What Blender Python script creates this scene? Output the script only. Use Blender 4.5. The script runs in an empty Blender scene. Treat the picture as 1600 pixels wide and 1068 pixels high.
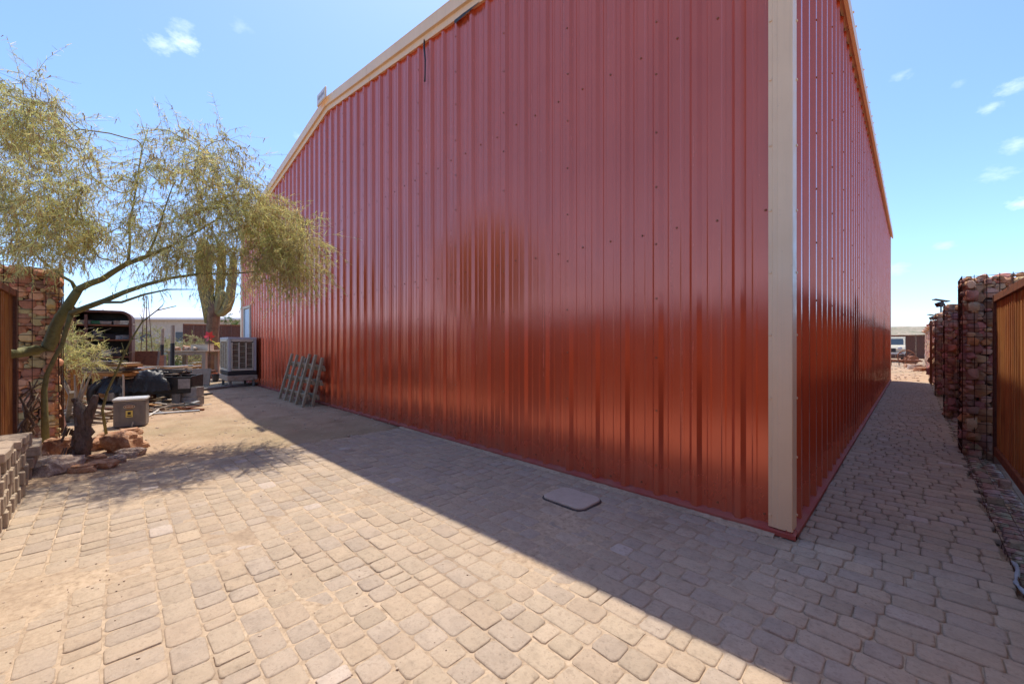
import bpy, math, random
import numpy as np
from mathutils import Vector, Matrix, noise as mnoise

random.seed(11)
rng = np.random.default_rng(11)
R = math.radians
scene = bpy.context.scene
COL = scene.collection

# ------------------------------------------------------------------ camera
CAM_H = 1.29
CAM_ROT = R(45.07)
FOCAL_PX, HORIZON = 625.5, 537.0
cam_data = bpy.data.cameras.new('camera')
cam = bpy.data.objects.new('camera', cam_data)
COL.objects.link(cam)
cam.location = (0, 0, CAM_H)
cam.rotation_euler = (R(90), 0, CAM_ROT)
cam_data.sensor_width = 36
cam_data.lens = FOCAL_PX / 1600 * 36
cam_data.shift_y = (HORIZON - 534) / 1600
cam_data.clip_start = 0.02
cam_data.clip_end = 3000
scene.camera = cam

# ------------------------------------------------------------------ light
SUN = Vector((-0.275, 0.236, 1.0)).normalized()          # towards the sun
SUN_EL = math.asin(SUN.z)
SUN_AZ = math.atan2(SUN.x, SUN.y)
sun_data = bpy.data.lights.new('sun', 'SUN')
sun_data.energy = 2.45
sun_data.angle = R(0.53)
sun_data.color = (1.0, 0.92, 0.79)
sun = bpy.data.objects.new('sun', sun_data)
COL.objects.link(sun)
sun.rotation_euler = SUN.to_track_quat('Z', 'Y').to_euler()
sun.location = (0, 0, 30)

world = bpy.data.worlds.new('World')
scene.world = world
world.use_nodes = True
wn = world.node_tree
wn.nodes.clear()
w_out = wn.nodes.new('ShaderNodeOutputWorld')
w_bg = wn.nodes.new('ShaderNodeBackground')
w_bg.inputs['Strength'].default_value = 0.14
w_sky = wn.nodes.new('ShaderNodeTexSky')
w_sky.sky_type = 'NISHITA'
w_sky.sun_disc = False
w_sky.sun_elevation = SUN_EL
w_sky.sun_rotation = SUN_AZ
w_sky.altitude = 0
w_sky.air_density = 0.8
w_sky.dust_density = 0.8
w_sky.ozone_density = 8.0

# a few small fair-weather clouds, spread round the whole sky
def cam_dir(px, py):
    x, y = (px - 800) / FOCAL_PX, (HORIZON - py) / FOCAL_PX
    c, s = math.cos(CAM_ROT), math.sin(CAM_ROT)
    return Vector((x * c - s, x * s + c, y)).normalized()
clouds = [(cam_dir(*p), r, a) for p, r, a in [
    ((256, 70), .026, .6), ((290, 68), .026, .75), ((284, 42), .02, .4), ((375, 42), .018, .2), ((1408, 119), .015, .3), ((1548, 168), .015, .5),
    ((1500, 130), .009, .3), ((1590, 134), .022, .5), ((1588, 226), .022, .4), ((1555, 272), .024, .35),
    ((1598, 318), .018, .7), ((1475, 384), .015, .4), ((465, 212), .013, .3), ((1398, 420), .022, .4)]]
for k in range(16):
    a, e = random.uniform(0, 6.28), random.uniform(.12, .9)
    d = Vector((math.cos(a) * math.cos(e), math.sin(a) * math.cos(e), math.sin(e)))
    if d.dot(cam_dir(800, 400)) < .35:
        clouds.append((d, random.uniform(.012, .03), random.uniform(.4, .9)))
w_tc = wn.nodes.new('ShaderNodeTexCoord')
w_noise = wn.nodes.new('ShaderNodeTexNoise')
w_noise.inputs['Scale'].default_value = 60
w_noise.inputs['Detail'].default_value = 7
w_noise.inputs['Roughness'].default_value = .62
w_map = wn.nodes.new('ShaderNodeMapping')
w_map.inputs['Scale'].default_value = (1, 1, 1.9)
wn.links.new(w_tc.outputs['Generated'], w_map.inputs['Vector'])
wn.links.new(w_map.outputs[0], w_noise.inputs['Vector'])
def wmath(op, a, b=None, clamp=False):
    n = wn.nodes.new('ShaderNodeMath'); n.operation = op; n.use_clamp = clamp
    for i, v in enumerate((a, b)):
        if v is None: continue
        if isinstance(v, (int, float)): n.inputs[i].default_value = v
        else: wn.links.new(v, n.inputs[i])
    return n.outputs[0]
w_noff = wmath('MULTIPLY', wmath('SUBTRACT', w_noise.outputs['Fac'], .5), 2.6)
acc = None
for d, r, a in clouds:
    dist = wn.nodes.new('ShaderNodeVectorMath'); dist.operation = 'SUBTRACT'
    wn.links.new(w_tc.outputs['Generated'], dist.inputs[0]); dist.inputs[1].default_value = d
    sq = wn.nodes.new('ShaderNodeVectorMath'); sq.operation = 'MULTIPLY'
    wn.links.new(dist.outputs[0], sq.inputs[0]); sq.inputs[1].default_value = (1, 1, 1.8)
    ln = wn.nodes.new('ShaderNodeVectorMath'); ln.operation = 'LENGTH'
    wn.links.new(sq.outputs[0], ln.inputs[0])
    m = wmath('SUBTRACT', 1.0, wmath('DIVIDE', ln.outputs['Value'], r))
    m = wmath('MAXIMUM', m, -3.0)
    v = wmath('MULTIPLY', wmath('MULTIPLY', wmath('ADD', m, w_noff), .62, True), a)
    v = wmath('MULTIPLY', v, wmath('ADD', wmath('MULTIPLY', m, 2.0), .9, True), True)
    acc = v if acc is None else wmath('MAXIMUM', acc, v)
w_mix = wn.nodes.new('ShaderNodeMix'); w_mix.data_type = 'RGBA'
wn.links.new(acc, w_mix.inputs['Factor'])
wn.links.new(w_sky.outputs[0], w_mix.inputs['A'])
w_mix.inputs['B'].default_value = (4.6, 5.2, 5.8, 1)
wn.links.new(w_mix.outputs['Result'], w_bg.inputs['Color'])
wn.links.new(w_bg.outputs[0], w_out.inputs['Surface'])

scene.view_settings.view_transform = 'Standard'
scene.view_settings.look = 'None'
scene.view_settings.gamma = 1
scene.view_settings.use_curve_mapping = False
scene.view_settings.exposure = 1.16
scene.cycles.max_bounces = 8
scene.cycles.diffuse_bounces = 4
scene.cycles.glossy_bounces = 4
scene.cycles.transparent_max_bounces = 8
scene.cycles.use_denoising = True

# ------------------------------------------------------------------ helpers
CA, SA = math.cos(CAM_ROT), math.sin(CAM_ROT)
def P(px, py, z):
    """world point seen at photo pixel (px, py) at camera depth z"""
    x, h = (px - 800) / FOCAL_PX * z, (HORIZON - py) / FOCAL_PX * z
    return Vector((x * CA - z * SA, x * SA + z * CA, CAM_H + h))
def G(px, py, zz=0.0):
    """ground point under a photo pixel"""
    z = (CAM_H - zz) * FOCAL_PX / (py - HORIZON)
    p = P(px, py, z); p.z = zz
    return p
def depth_of(p):
    return -p[0] * SA + p[1] * CA
def pixel_of(p):
    z = depth_of(p)
    x = p[0] * CA + p[1] * SA
    return 800 + x / z * FOCAL_PX, HORIZON - (p[2] - CAM_H) / z * FOCAL_PX

class MB:
    """collects polygons; build() links them as one mesh object"""
    def __init__(s): s.v, s.f, s.t = [], [], []
    def poly(s, pts, faces, tint=None):
        o = len(s.v); s.v.extend([tuple(p) for p in pts]); s.f.extend([tuple(i + o for i in f) for f in faces])
        s.t.extend([tint] * len(pts)); return s
    def box(s, c, size, rot=None, tint=None, ch=0.0):
        x, y, z = size[0] / 2, size[1] / 2, size[2] / 2
        if ch:
            pts, faces = chamfer_box(x, y, z, ch)
        else:
            pts = [(-x,-y,-z),(x,-y,-z),(x,y,-z),(-x,y,-z),(-x,-y,z),(x,-y,z),(x,y,z),(-x,y,z)]
            faces = [(0,3,2,1),(4,5,6,7),(0,1,5,4),(1,2,6,5),(2,3,7,6),(3,0,4,7)]
        m = rot if rot is not None else Matrix.Identity(3)
        return s.poly([m @ Vector(p) + Vector(c) for p in pts], faces, tint)
    def bar(s, a, b, w, h=None, up=(0,0,1), tint=None, ch=0.0):
        a, b = Vector(a), Vector(b); d = b - a; L = d.length; d.normalize()
        up = Vector(up)
        if abs(d.dot(up)) > .98: up = Vector((1, 0, 0))
        sx = d.cross(up).normalized(); uz = sx.cross(d).normalized()
        return s.box((a + b) / 2, (L, w, h or w), Matrix((d, sx, uz)).transposed(), tint, ch)
    def tube(s, pts, radii, n=8, cap=True, tint=None, squash=None):
        pts = [Vector(p) for p in pts]
        if isinstance(radii, (int, float)): radii = [radii] * len(pts)
        o = len(s.v); ref = Vector((0.31, 0.22, 0.93))
        for i, p in enumerate(pts):
            d = (pts[min(i + 1, len(pts) - 1)] - pts[max(i - 1, 0)])
            if d.length < 1e-9: d = Vector((0, 0, 1))
            d.normalize()
            if abs(d.dot(ref)) > .97: ref = Vector((.9, .3, -.2))
            a = d.cross(ref).normalized(); b = a.cross(d); ref = a.cross(d) * .2 + ref
            for k in range(n):
                t = 2 * math.pi * k / n
                s.v.append(tuple(p + (a * math.cos(t) + b * math.sin(t)) * radii[i])); s.t.append(tint)
        for i in range(len(pts) - 1):
            for k in range(n):
                k2 = (k + 1) % n
                s.f.append((o + i*n + k, o + i*n + k2, o + (i+1)*n + k2, o + (i+1)*n + k))
        if cap:
            s.f.append(tuple(o + k for k in reversed(range(n))))
            s.f.append(tuple(o + (len(pts) - 1) * n + k for k in range(n)))
        return s
    def lathe(s, prof, n=20, c=(0, 0, 0), tint=None):
        o = len(s.v)
        for r, z in prof:
            for k in range(n):
                t = 2 * math.pi * k / n
                s.v.append((c[0] + r * math.cos(t), c[1] + r * math.sin(t), c[2] + z)); s.t.append(tint)
        for i in range(len(prof) - 1):
            for k in range(n):
                k2 = (k + 1) % n
                s.f.append((o + i*n + k, o + i*n + k2, o + (i+1)*n + k2, o + (i+1)*n + k))
        s.f.append(tuple(o + k for k in reversed(range(n))))
        s.f.append(tuple(o + (len(prof) - 1) * n + k for k in range(n)))
        return s
    def mesh(s, name, mat=None, smooth=False, auto=None):
        me = bpy.data.meshes.new(name)
        me.from_pydata(s.v, [], s.f)
        if any(t is not None for t in s.t):
            at = me.color_attributes.new('tint', 'FLOAT_COLOR', 'POINT')
            cols = np.ones((len(s.v), 4), dtype=np.float32)
            for i, t in enumerate(s.t):
                if t is not None: cols[i, :3] = t
            at.data.foreach_set('color', cols.ravel())
        if mat: me.materials.append(mat)
        if smooth:
            me.polygons.foreach_set('use_smooth', [True] * len(me.polygons))
        me.update()
        if auto is not None and smooth:
            me.set_sharp_from_angle(angle=R(auto))
        return me
    def build(s, name, mat, parent=None, smooth=False, auto=None, loc=None):
        return link(name, s.mesh(name, mat, smooth, auto), parent, loc)

def chamfer_box(x, y, z, c):
    pts = []; 
    for sx in (-1, 1):
        for sy in (-1, 1):
            for sz in (-1, 1):
                pts += [(sx*x, sy*(y-c), sz*(z-c)), (sx*(x-c), sy*y, sz*(z-c)), (sx*(x-c), sy*(y-c), sz*z)]
    def i(sx, sy, sz, k): return ((sx > 0) * 4 + (sy > 0) * 2 + (sz > 0)) * 3 + k
    F = []
    for s in (-1, 1):
        F.append([i(s,-1,-1,0), i(s,1,-1,0), i(s,1,1,0), i(s,-1,1,0)][::s])
        F.append([i(-1,s,-1,1), i(-1,s,1,1), i(1,s,1,1), i(1,s,-1,1)][::s])
        F.append([i(-1,-1,s,2), i(1,-1,s,2), i(1,1,s,2), i(-1,1,s,2)][::s])
    for a in (-1, 1):
        for b in (-1, 1):
            g = a * b
            F.append([i(a,b,-1,0), i(a,b,-1,1), i(a,b,1,1), i(a,b,1,0)][::g])
            F.append([i(a,-1,b,2), i(a,-1,b,0), i(a,1,b,0), i(a,1,b,2)][::g])
            F.append([i(-1,a,b,1), i(-1,a,b,2), i(1,a,b,2), i(1,a,b,1)][::g])
            for c_ in (-1, 1):
                F.append([i(a,b,c_,0), i(a,b,c_,1), i(a,b,c_,2)][::(a*b*c_)])
    return pts, F

def link(name, mesh, parent=None, loc=None, rot=None, scale=None):
    o = bpy.data.objects.new(name, mesh)
    COL.objects.link(o)
    if parent is not None: o.parent = parent
    if loc is not None: o.location = loc
    if rot is not None: o.rotation_euler = rot
    if scale is not None: o.scale = scale
    return o
def tag(o, label, cat, group=None):
    o['label'] = label; o['category'] = cat
    if group: o['group'] = group
    return o
def kind(o, k): o['kind'] = k; return o
def thing(name, label, cat, loc=(0, 0, 0), rz=0.0, group=None):
    o = link(name, None, None, loc, (0, 0, rz))
    o.empty_display_size = .1
    return tag(o, label, cat, group)
def rotz(a): return Matrix.Rotation(a, 3, 'Z')

# ------------------------------------------------------------------ materials
class NT:
    def __init__(s, name):
        s.m = bpy.data.materials.new(name); s.m.use_nodes = True
        s.t = s.m.node_tree; s.b = s.t.nodes['Principled BSDF']
        s.geo = None
    def n(s, typ, **kw):
        x = s.t.nodes.new(typ)
        for k, v in kw.items(): setattr(x, k, v)
        return x
    def l(s, a, b): s.t.links.new(a, b)
    def pos(s, scale=(1, 1, 1), coord='Position', rot=(0, 0, 0)):
        if coord == 'Position':
            src = s.n('ShaderNodeNewGeometry').outputs['Position']
        else:
            src = s.n('ShaderNodeTexCoord').outputs[coord]
        mp = s.n('ShaderNodeMapping'); mp.inputs['Scale'].default_value = scale; mp.inputs['Rotation'].default_value = rot
        s.l(src, mp.inputs['Vector']); return mp.outputs[0]
    def noise(s, vec, scale, detail=5, rough=.6):
        x = s.n('ShaderNodeTexNoise'); x.inputs['Scale'].default_value = scale
        x.inputs['Detail'].default_value = detail; x.inputs['Roughness'].default_value = rough
        s.l(vec, x.inputs['Vector']); return x.outputs['Fac']
    def ramp(s, fac, stops):
        x = s.n('ShaderNodeValToRGB'); e = x.color_ramp.elements
        while len(e) < len(stops): e.new(.5)
        for i, (p, c) in enumerate(stops):
            e[i].position = p; e[i].color = (*c, 1) if len(c) == 3 else c
        s.l(fac, x.inputs['Fac']); return x.outputs['Color']
    def rng(s, fac, a, b, c=0., d=1.):
        x = s.n('ShaderNodeMapRange'); s.l(fac, x.inputs['Value'])
        for k, v in zip(('From Min', 'From Max', 'To Min', 'To Max'), (a, b, c, d)): x.inputs[k].default_value = v
        return x.outputs['Result']
    def mix(s, fac, a, b, mode='MIX'):
        x = s.n('ShaderNodeMix', data_type='RGBA', blend_type=mode)
        for v, k in ((fac, 'Factor'), (a, 'A'), (b, 'B')):
            if isinstance(v, (int, float)): x.inputs[k].default_value = v
            elif isinstance(v, tuple): x.inputs[k].default_value = (*v, 1)
            else: s.l(v, x.inputs[k])
        return x.outputs['Result']
    def math(s, op, a, b=0., clamp=False):
        x = s.n('ShaderNodeMath', operation=op, use_clamp=clamp)
        for i, v in enumerate((a, b)):
            if isinstance(v, (int, float)): x.inputs[i].default_value = v
            else: s.l(v, x.inputs[i])
        return x.outputs[0]
    def tint(s):
        x = s.n('ShaderNodeAttribute', attribute_name='tint'); return x.outputs['Color']
    def bump(s, h, strength, dist=.01, normal=None):
        x = s.n('ShaderNodeBump'); x.inputs['Strength'].default_value = strength; x.inputs['Distance'].default_value = dist
        s.l(h, x.inputs['Height'])
        if normal is not None: s.l(normal, x.inputs['Normal'])
        return x.outputs['Normal']
    def set(s, **kw):
        for k, v in kw.items():
            k = k.replace('_', ' ')
            if isinstance(v, (int, float)): s.b.inputs[k].default_value = v
            elif isinstance(v, tuple): s.b.inputs[k].default_value = (*v, 1) if len(v) == 3 else v
            else: s.l(v, s.b.inputs[k])
        return s.m

def simple(name, stops, scale=8, rough=.7, metal=0., bump=.2, bscale=40, stretch=(1, 1, 1), tint=False, coord='Position', spec=.5, dist=.01):
    """noise-mottled surface: colour ramp over noise, fine relief, optional per-piece tint"""
    t = NT(name); v = t.pos(stretch, coord)
    f = t.noise(v, scale, 6, .62)
    n = len(stops)
    c = t.ramp(f, [(.3 + .4 * i / max(n - 1, 1), s) for i, s in enumerate(stops)])
    if tint: c = t.mix(1.0, c, t.tint(), 'MULTIPLY')
    f2 = t.noise(v, bscale, 4, .6)
    t.set(Base_Color=c, Roughness=t.rng(f2, .3, .7, max(rough - .12, 0), min(rough + .12, 1)), Metallic=metal, Specular_IOR_Level=spec)
    if bump: t.set(Normal=t.bump(f2, bump, dist))
    return t.m

M = {}
M['stone'] = simple('gabion_stone', [(.75,.68,.62), (1.15,1.06,.98), (.92,.84,.78)], 14, .85, bump=.5, bscale=60, tint=True)
M['core'] = simple('gabion_gap_shade', [(.03,.02,.017), (.07,.05,.04)], 12, .95)  # near-black colour stands for shade in the gaps between stones
M['wire'] = simple('rusty_wire', [(.05,.025,.018), (.12,.055,.03)], 20, .7, metal=.5)
M['rock'] = simple('red_sandstone', [(.20,.085,.045), (.38,.18,.09), (.50,.30,.18), (.28,.12,.06)], 9, .9, bump=.9, bscale=38, dist=.02)
M['rockpale'] = simple('pale_rock', [(.30,.21,.155), (.50,.385,.30), (.25,.165,.125), (.46,.36,.28)], 9, .9, bump=.9, bscale=38, dist=.02)
M['wood'] = simple('weathered_wood', [(.16,.12,.09), (.33,.26,.20), (.24,.18,.13)], 6, .85, bump=.4, bscale=60, stretch=(1,1,.15))
M['woodh'] = simple('weathered_planks', [(.22,.16,.11), (.42,.33,.24), (.30,.22,.15)], 9, .85, bump=.4, bscale=50)
M['woodgrey'] = simple('grey_old_wood', [(.10,.095,.085), (.23,.21,.185), (.15,.14,.12)], 12, .85, bump=.5, bscale=50)
M['woodor'] = simple('orange_timber', [(.24,.10,.03), (.45,.22,.07), (.33,.15,.05)], 10, .75, bump=.3, bscale=50)
M['rust'] = simple('rusted_steel', [(.10,.035,.018), (.26,.09,.035), (.16,.055,.025)], 9, .8, bump=.3, bscale=70)
M['darkrust'] = simple('dark_rusted_frame', [(.055,.02,.014), (.13,.05,.028), (.08,.03,.02)], 10, .6, metal=.2, bump=.2, bscale=70)
M['black'] = simple('black_plastic', [(.010,.010,.012), (.028,.026,.027)], 10, .5, bump=.3, bscale=25)
M['blacktarp'] = simple('black_tarp', [(.008,.008,.010), (.022,.020,.022)], 6, .42, bump=.6, bscale=14, dist=.03)
M['greytarp'] = simple('grey_tarp', [(.20,.22,.25), (.34,.36,.39)], 6, .5, bump=.6, bscale=14, dist=.03)
M['steel'] = simple('galvanised_pipe', [(.30,.30,.30), (.48,.48,.47)], 12, .45, metal=.5, bump=.1)
M['pvc'] = simple('faded_pvc', [(.55,.50,.44), (.66,.62,.56)], 12, .55, bump=.1)
M['pink'] = simple('faded_pink_pipe', [(.50,.30,.28), (.62,.42,.40)], 12, .6, bump=.1)
M['greyblock'] = simple('grey_concrete', [(.23,.21,.20), (.36,.33,.31)], 15, .9, bump=.5, bscale=80)
M['green'] = simple('green_plastic', [(.02,.10,.04), (.04,.17,.06)], 8, .5, bump=.1)
M['terracotta'] = simple('terracotta', [(.34,.12,.06), (.48,.20,.10)], 9, .85)
M['redp'] = simple('red_plastic', [(.55,.03,.03), (.7,.06,.05)], 9, .5)
M['yellow'] = simple('yellow_sticker', [(.65,.5,.1), (.75,.6,.18)], 9, .6)
M['white'] = simple('white_paint', [(.70,.69,.66), (.80,.79,.77)], 6, .5, bump=.1)
M['roofw'] = simple('white_metal_roof', [(.74,.74,.75), (.82,.82,.83)], 2, .4, bump=.05)
M['beige'] = simple('beige_stucco', [(.42,.35,.27), (.52,.44,.35)], 4, .9)
M['boxgrey'] = simple('grey_steel_box', [(.16,.145,.14), (.23,.21,.20)], 7, .5, metal=.1, bump=.1)
M['boxlid'] = simple('pale_steel_lid', [(.42,.41,.40), (.52,.51,.50)], 7, .45, bump=.1)
M['coolframe'] = simple('cooler_sheet_metal', [(.36,.36,.36), (.50,.49,.47)], 5, .5, bump=.1)
M['coolpad'] = simple('cooler_pad', [(.09,.075,.055), (.18,.15,.11)], 30, .95)
M['cream'] = simple('cream_metal', [(.50,.44,.32), (.62,.56,.43)], 6, .55, bump=.1)
M['doorsky'] = simple('sky_tinted_door', [(.36,.48,.62), (.42,.55,.70)], 3, .35, bump=.05)  # blue of the reflected sky put into the door colour
M['lampdark'] = simple('dark_lamp_metal', [(.02,.018,.018), (.05,.045,.045)], 9, .45, metal=.4)
M['paperwhite'] = simple('sign_face', [(.58,.54,.52), (.68,.65,.62)], 9, .5, bump=.05)
M['ink'] = simple('faded_ink', [(.25,.20,.22), (.33,.28,.30)], 9, .6, bump=.0)
M['deadbark'] = simple('dead_bark', [(.06,.04,.03), (.20,.14,.10), (.11,.075,.055)], 16, .95, bump=1.0, bscale=45, stretch=(1,1,.35), dist=.03)
M['palo'] = simple('green_bark', [(.11,.105,.035), (.20,.19,.065), (.15,.13,.05)], 14, .7, bump=.4, bscale=50)
M['twig'] = simple('fine_twigs', [(.24,.20,.10), (.36,.30,.15)], 9, .8, bump=0)
M['pod'] = simple('dry_seed_pods', [(.27,.17,.075), (.40,.27,.13)], 9, .8, bump=0)
M['saguaro'] = simple('saguaro_skin', [(.13,.13,.055), (.22,.20,.09), (.17,.15,.06)], 3, .8, bump=.3, bscale=30)
M['saguaroscar'] = simple('saguaro_bark', [(.09,.05,.03), (.24,.15,.08)], 6, .9, bump=.8, bscale=20)
M['glass'] = simple('window_glass', [(.05,.07,.09), (.07,.09,.11)], 2, .06, bump=0)
M['cloth'] = simple('grey_blue_cloth', [(.27,.31,.34), (.38,.42,.45)], 14, .8, bump=.4)

def leafmat(name, cols):
    t = NT(name); v = t.pos()
    c = t.ramp(t.noise(v, 3.5, 4), [(.32, cols[0]), (.5, cols[1]), (.68, cols[2])])
    c = t.mix(1.0, c, t.tint(), 'MULTIPLY')
    t.set(Base_Color=c, Roughness=.75, Specular_IOR_Level=.25)
    tr = t.n('ShaderNodeBsdfTranslucent'); t.l(c, tr.inputs['Color'])
    mx = t.n('ShaderNodeMixShader'); mx.inputs[0].default_value = .55
    t.l(t.b.outputs[0], mx.inputs[1]); t.l(tr.outputs[0], mx.inputs[2])
    t.l(mx.outputs[0], t.t.nodes['Material Output'].inputs['Surface'])
    return t.m
M['paloleaf'] = leafmat('palo_verde_foliage', [(.50,.52,.19), (.64,.60,.25), (.72,.62,.31)])
M['bushleaf'] = leafmat('desert_shrub_foliage', [(.20,.21,.08), (.33,.31,.15), (.46,.40,.23)])
M['greenleaf'] = leafmat('green_foliage', [(.05,.10,.02), (.10,.16,.035), (.16,.20,.05)])
M['agave'] = leafmat('yellow_green_leaf', [(.42,.34,.06), (.50,.42,.09), (.40,.38,.10)])

# painted wall metal: glossy dark red, slight oil-canning, dust and scuffs
def wall_paint(name, col_a, col_b, ior=1.95, met=.42):
    t = NT(name); v = t.pos()
    c = t.ramp(t.noise(v, .9, 3), [(.35, col_a), (.65, col_b)])
    scuff = t.noise(t.pos((1, 1, .45)), 23, 6, .7)
    smask = t.rng(scuff, .70, .80)
    sep = t.n('ShaderNodeSeparateXYZ'); t.l(t.n('ShaderNodeNewGeometry').outputs['Position'], sep.inputs[0])
    low = t.rng(sep.outputs['Z'], 0.03, .55, 1., 0.)
    dustn = t.math('MULTIPLY', t.math('POWER', low, 2.2), t.rng(t.noise(v, 5, 5), .3, .7))
    c = t.mix(t.math('MULTIPLY', smask, .35), c, (.42, .24, .17))
    c = t.mix(t.math('MULTIPLY', dustn, .45, True), c, (.36, .22, .15))
    strk = t.rng(t.noise(t.pos((9, 9, .12)), 3.0, 5, .6), .56, .78)
    c = t.mix(t.math('MULTIPLY', strk, .18), c, (.42, .20, .15))
    wav = t.noise(t.pos((2.2, 2.2, .35)), 1.6, 2, .5)
    wav2 = t.noise(t.pos((1, 1, .6)), 7, 3, .5)
    nrm = t.bump(wav, .16, .012)
    nrm = t.bump(wav2, .05, .004, nrm)
    r = t.math('ADD', t.math('ADD', t.rng(t.noise(v, 2.6, 5), .3, .7, .185, .255), t.math('MULTIPLY', strk, .08)), t.math('MULTIPLY', dustn, .3))
    if ior < 1.3: r = .7
    return t.set(Base_Color=c, Roughness=r, Normal=nrm, Specular_IOR_Level=.5, IOR=ior, Metallic=met)
M['red'] = wall_paint('red_painted_steel', (.58, .094, .036), (.64, .108, .042))
M['redtrim'] = wall_paint('red_flashing', (.34, .06, .05), (.40, .08, .065), 1.25, 0.)
t = NT('tan_trim_paint'); v = t.pos()
cc = t.ramp(t.noise(v, 3, 5), [(.3, (.74, .52, .315)), (.7, (.80, .57, .35))])
cc = t.mix(t.math('MULTIPLY', t.rng(t.noise(t.pos((8, 8, .25)), 4.0, 6, .65), .5, .75), .20), cc, (.42, .30, .20))
cc = t.mix(t.math('MULTIPLY', t.rng(t.noise(v, 30, 5, .7), .62, .75), .35), cc, (.33, .22, .15))
t.set(Base_Color=cc, Roughness=t.rng(t.noise(v, 9, 4), .3, .7, .3, .5),
      Normal=t.bump(t.noise(t.pos((1.5, 1.5, .5)), 4, 3), .12, .01))
M['tan'] = t.m

# rusted fence boards: vertical streaks
t = NT('rust_streaked_steel')
v = t.pos((1, 1, .07)); c = t.ramp(t.noise(v, 22, 6, .65), [(.28, (.26,.08,.02)), (.45, (.50,.19,.045)), (.60, (.62,.28,.07)), (.75, (.38,.12,.03))])
blot = t.rng(t.noise(t.pos((1, 1, .3)), 3.0, 5), .5, .72)
c = t.mix(t.math('MULTIPLY', blot, .6), c, (.19, .06, .03))
c = t.mix(1.0, c, t.tint(), 'MULTIPLY')
t.set(Base_Color=c, Roughness=.7, Normal=t.bump(t.noise(t.pos((1, 1, .1)), 60, 4), .25, .005))
M['rustboard'] = t.m

# pavers and sand
def sand_blob(t):
    """drift of blown sand over the paving: mask from world position, broken by noise"""
    p = t.n('ShaderNodeNewGeometry').outputs['Position']
    d = t.n('ShaderNodeVectorMath', operation='DISTANCE')
    mp = t.n('ShaderNodeMapping'); mp.inputs['Scale'].default_value = (.75, 1.25, 0); t.l(p, mp.inputs['Vector'])
    t.l(mp.outputs[0], d.inputs[0]); d.inputs[1].default_value = (-2.95 * .75, -.42 * 1.25, 0)
    nz = t.noise(t.pos(), 4.0, 6, .65)
    return t.rng(t.math('SUBTRACT', d.outputs['Value'], t.math('MULTIPLY', t.math('SUBTRACT', nz, .5), 1.3)), .2, .75, 1., 0.)
t = NT('tumbled_paver'); v = t.pos()
big = t.noise(v, 1.1, 4); fine = t.noise(v, 38, 6, .7); grit = t.noise(v, 170, 3, .6)
c = t.mix(1.0, t.ramp(fine, [(.28, (.66,.63,.61)), (.5, (1,.98,.96)), (.75, (.84,.80,.77))]), t.tint(), 'MULTIPLY')
c = t.mix(1.0, c, t.ramp(t.noise(v, 13, 5, .65), [(.3, (.84,.83,.82)), (.55, (1.04,1.03,1.02)), (.75, (.93,.91,.90))]), 'MULTIPLY')
c = t.mix(t.math('MULTIPLY', t.rng(t.noise(v, 2.6, 6, .7), .56, .72), .30), c, (.25, .195, .155))
dust = t.math('MULTIPLY', t.rng(big, .42, .68), t.rng(t.noise(v, 9, 6, .7), .35, .65, .15, 1.))
c = t.mix(t.math('MULTIPLY', dust, .5), c, (.45, .34, .245))
bl = sand_blob(t)
c = t.mix(t.math('MULTIPLY', bl, .5, True), c, t.ramp(t.noise(v, 60, 5), [(.35, (.34,.25,.17)), (.65, (.50,.385,.265))]))
speck = t.rng(t.noise(v, 95, 2, .5), .70, .74)
c = t.mix(t.math('MULTIPLY', speck, .5), c, (.10, .075, .06))
t.set(Base_Color=c, Roughness=.9, Specular_IOR_Level=.25, Normal=t.bump(grit, .35, .003, t.bump(fine, .5, .006)))
M['paver'] = t.m
t = NT('joint_sand'); v = t.pos()
c = t.ramp(t.noise(v, 24, 6, .7), [(.3, (.27,.195,.13)), (.5, (.46,.345,.235)), (.7, (.55,.425,.30))])
c = t.mix(t.rng(t.noise(v, 1.3, 4), .45, .62, 0., .55), c, (.24, .175, .125))
t.set(Base_Color=c, Roughness=.95, Specular_IOR_Level=.15, Normal=t.bump(t.noise(v, 150, 4), .5, .004))
M['sand'] = t.m
t = NT('desert_dirt'); v = t.pos()
c = t.ramp(t.noise(v, 2.2, 8, .68), [(.28, (.28,.185,.12)), (.48, (.41,.285,.185)), (.7, (.49,.355,.24))])
c = t.mix(t.rng(t.noise(v, 34, 5, .7), .52, .72, 0., .55), c, (.22, .15, .10))
c = t.mix(t.rng(t.noise(v, 60, 3, .6), .66, .72, 0., .6), c, (.55, .45, .35))
far = t.noise(t.pos((.05, .05, .05)), 3.0, 6, .65)
c = t.mix(t.rng(far, .52, .62, 0., .35), c, (.22, .21, .11))
t.set(Base_Color=c, Roughness=.95, Specular_IOR_Level=.15, Normal=t.bump(t.noise(v, 90, 5, .7), .6, .01, t.bump(t.noise(v, 9, 5), .5, .05)))
M['dirt'] = t.m
M['hill'] = simple('desert_hill', [(.30,.22,.16), (.42,.33,.24), (.17,.17,.09), (.46,.37,.28)], .16, .95, bump=.8, bscale=.9, dist=1.5)
M['pebble'] = simple('pebbles', [(.36,.27,.19), (.50,.39,.29), (.30,.21,.15)], 22, .9, bump=.2)
M['lid'] = simple('utility_lid', [(.44,.35,.27), (.52,.42,.33)], 16, .7, bump=.3, bscale=90)
M['lidgap'] = simple('lid_shadow_gap', [(.05,.04,.035), (.09,.07,.06)], 16, .8, bump=.2)
M['concrete'] = simple('stained_slab_edge', [(.12,.08,.045), (.22,.16,.10)], 9, .9, bump=.4)

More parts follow.
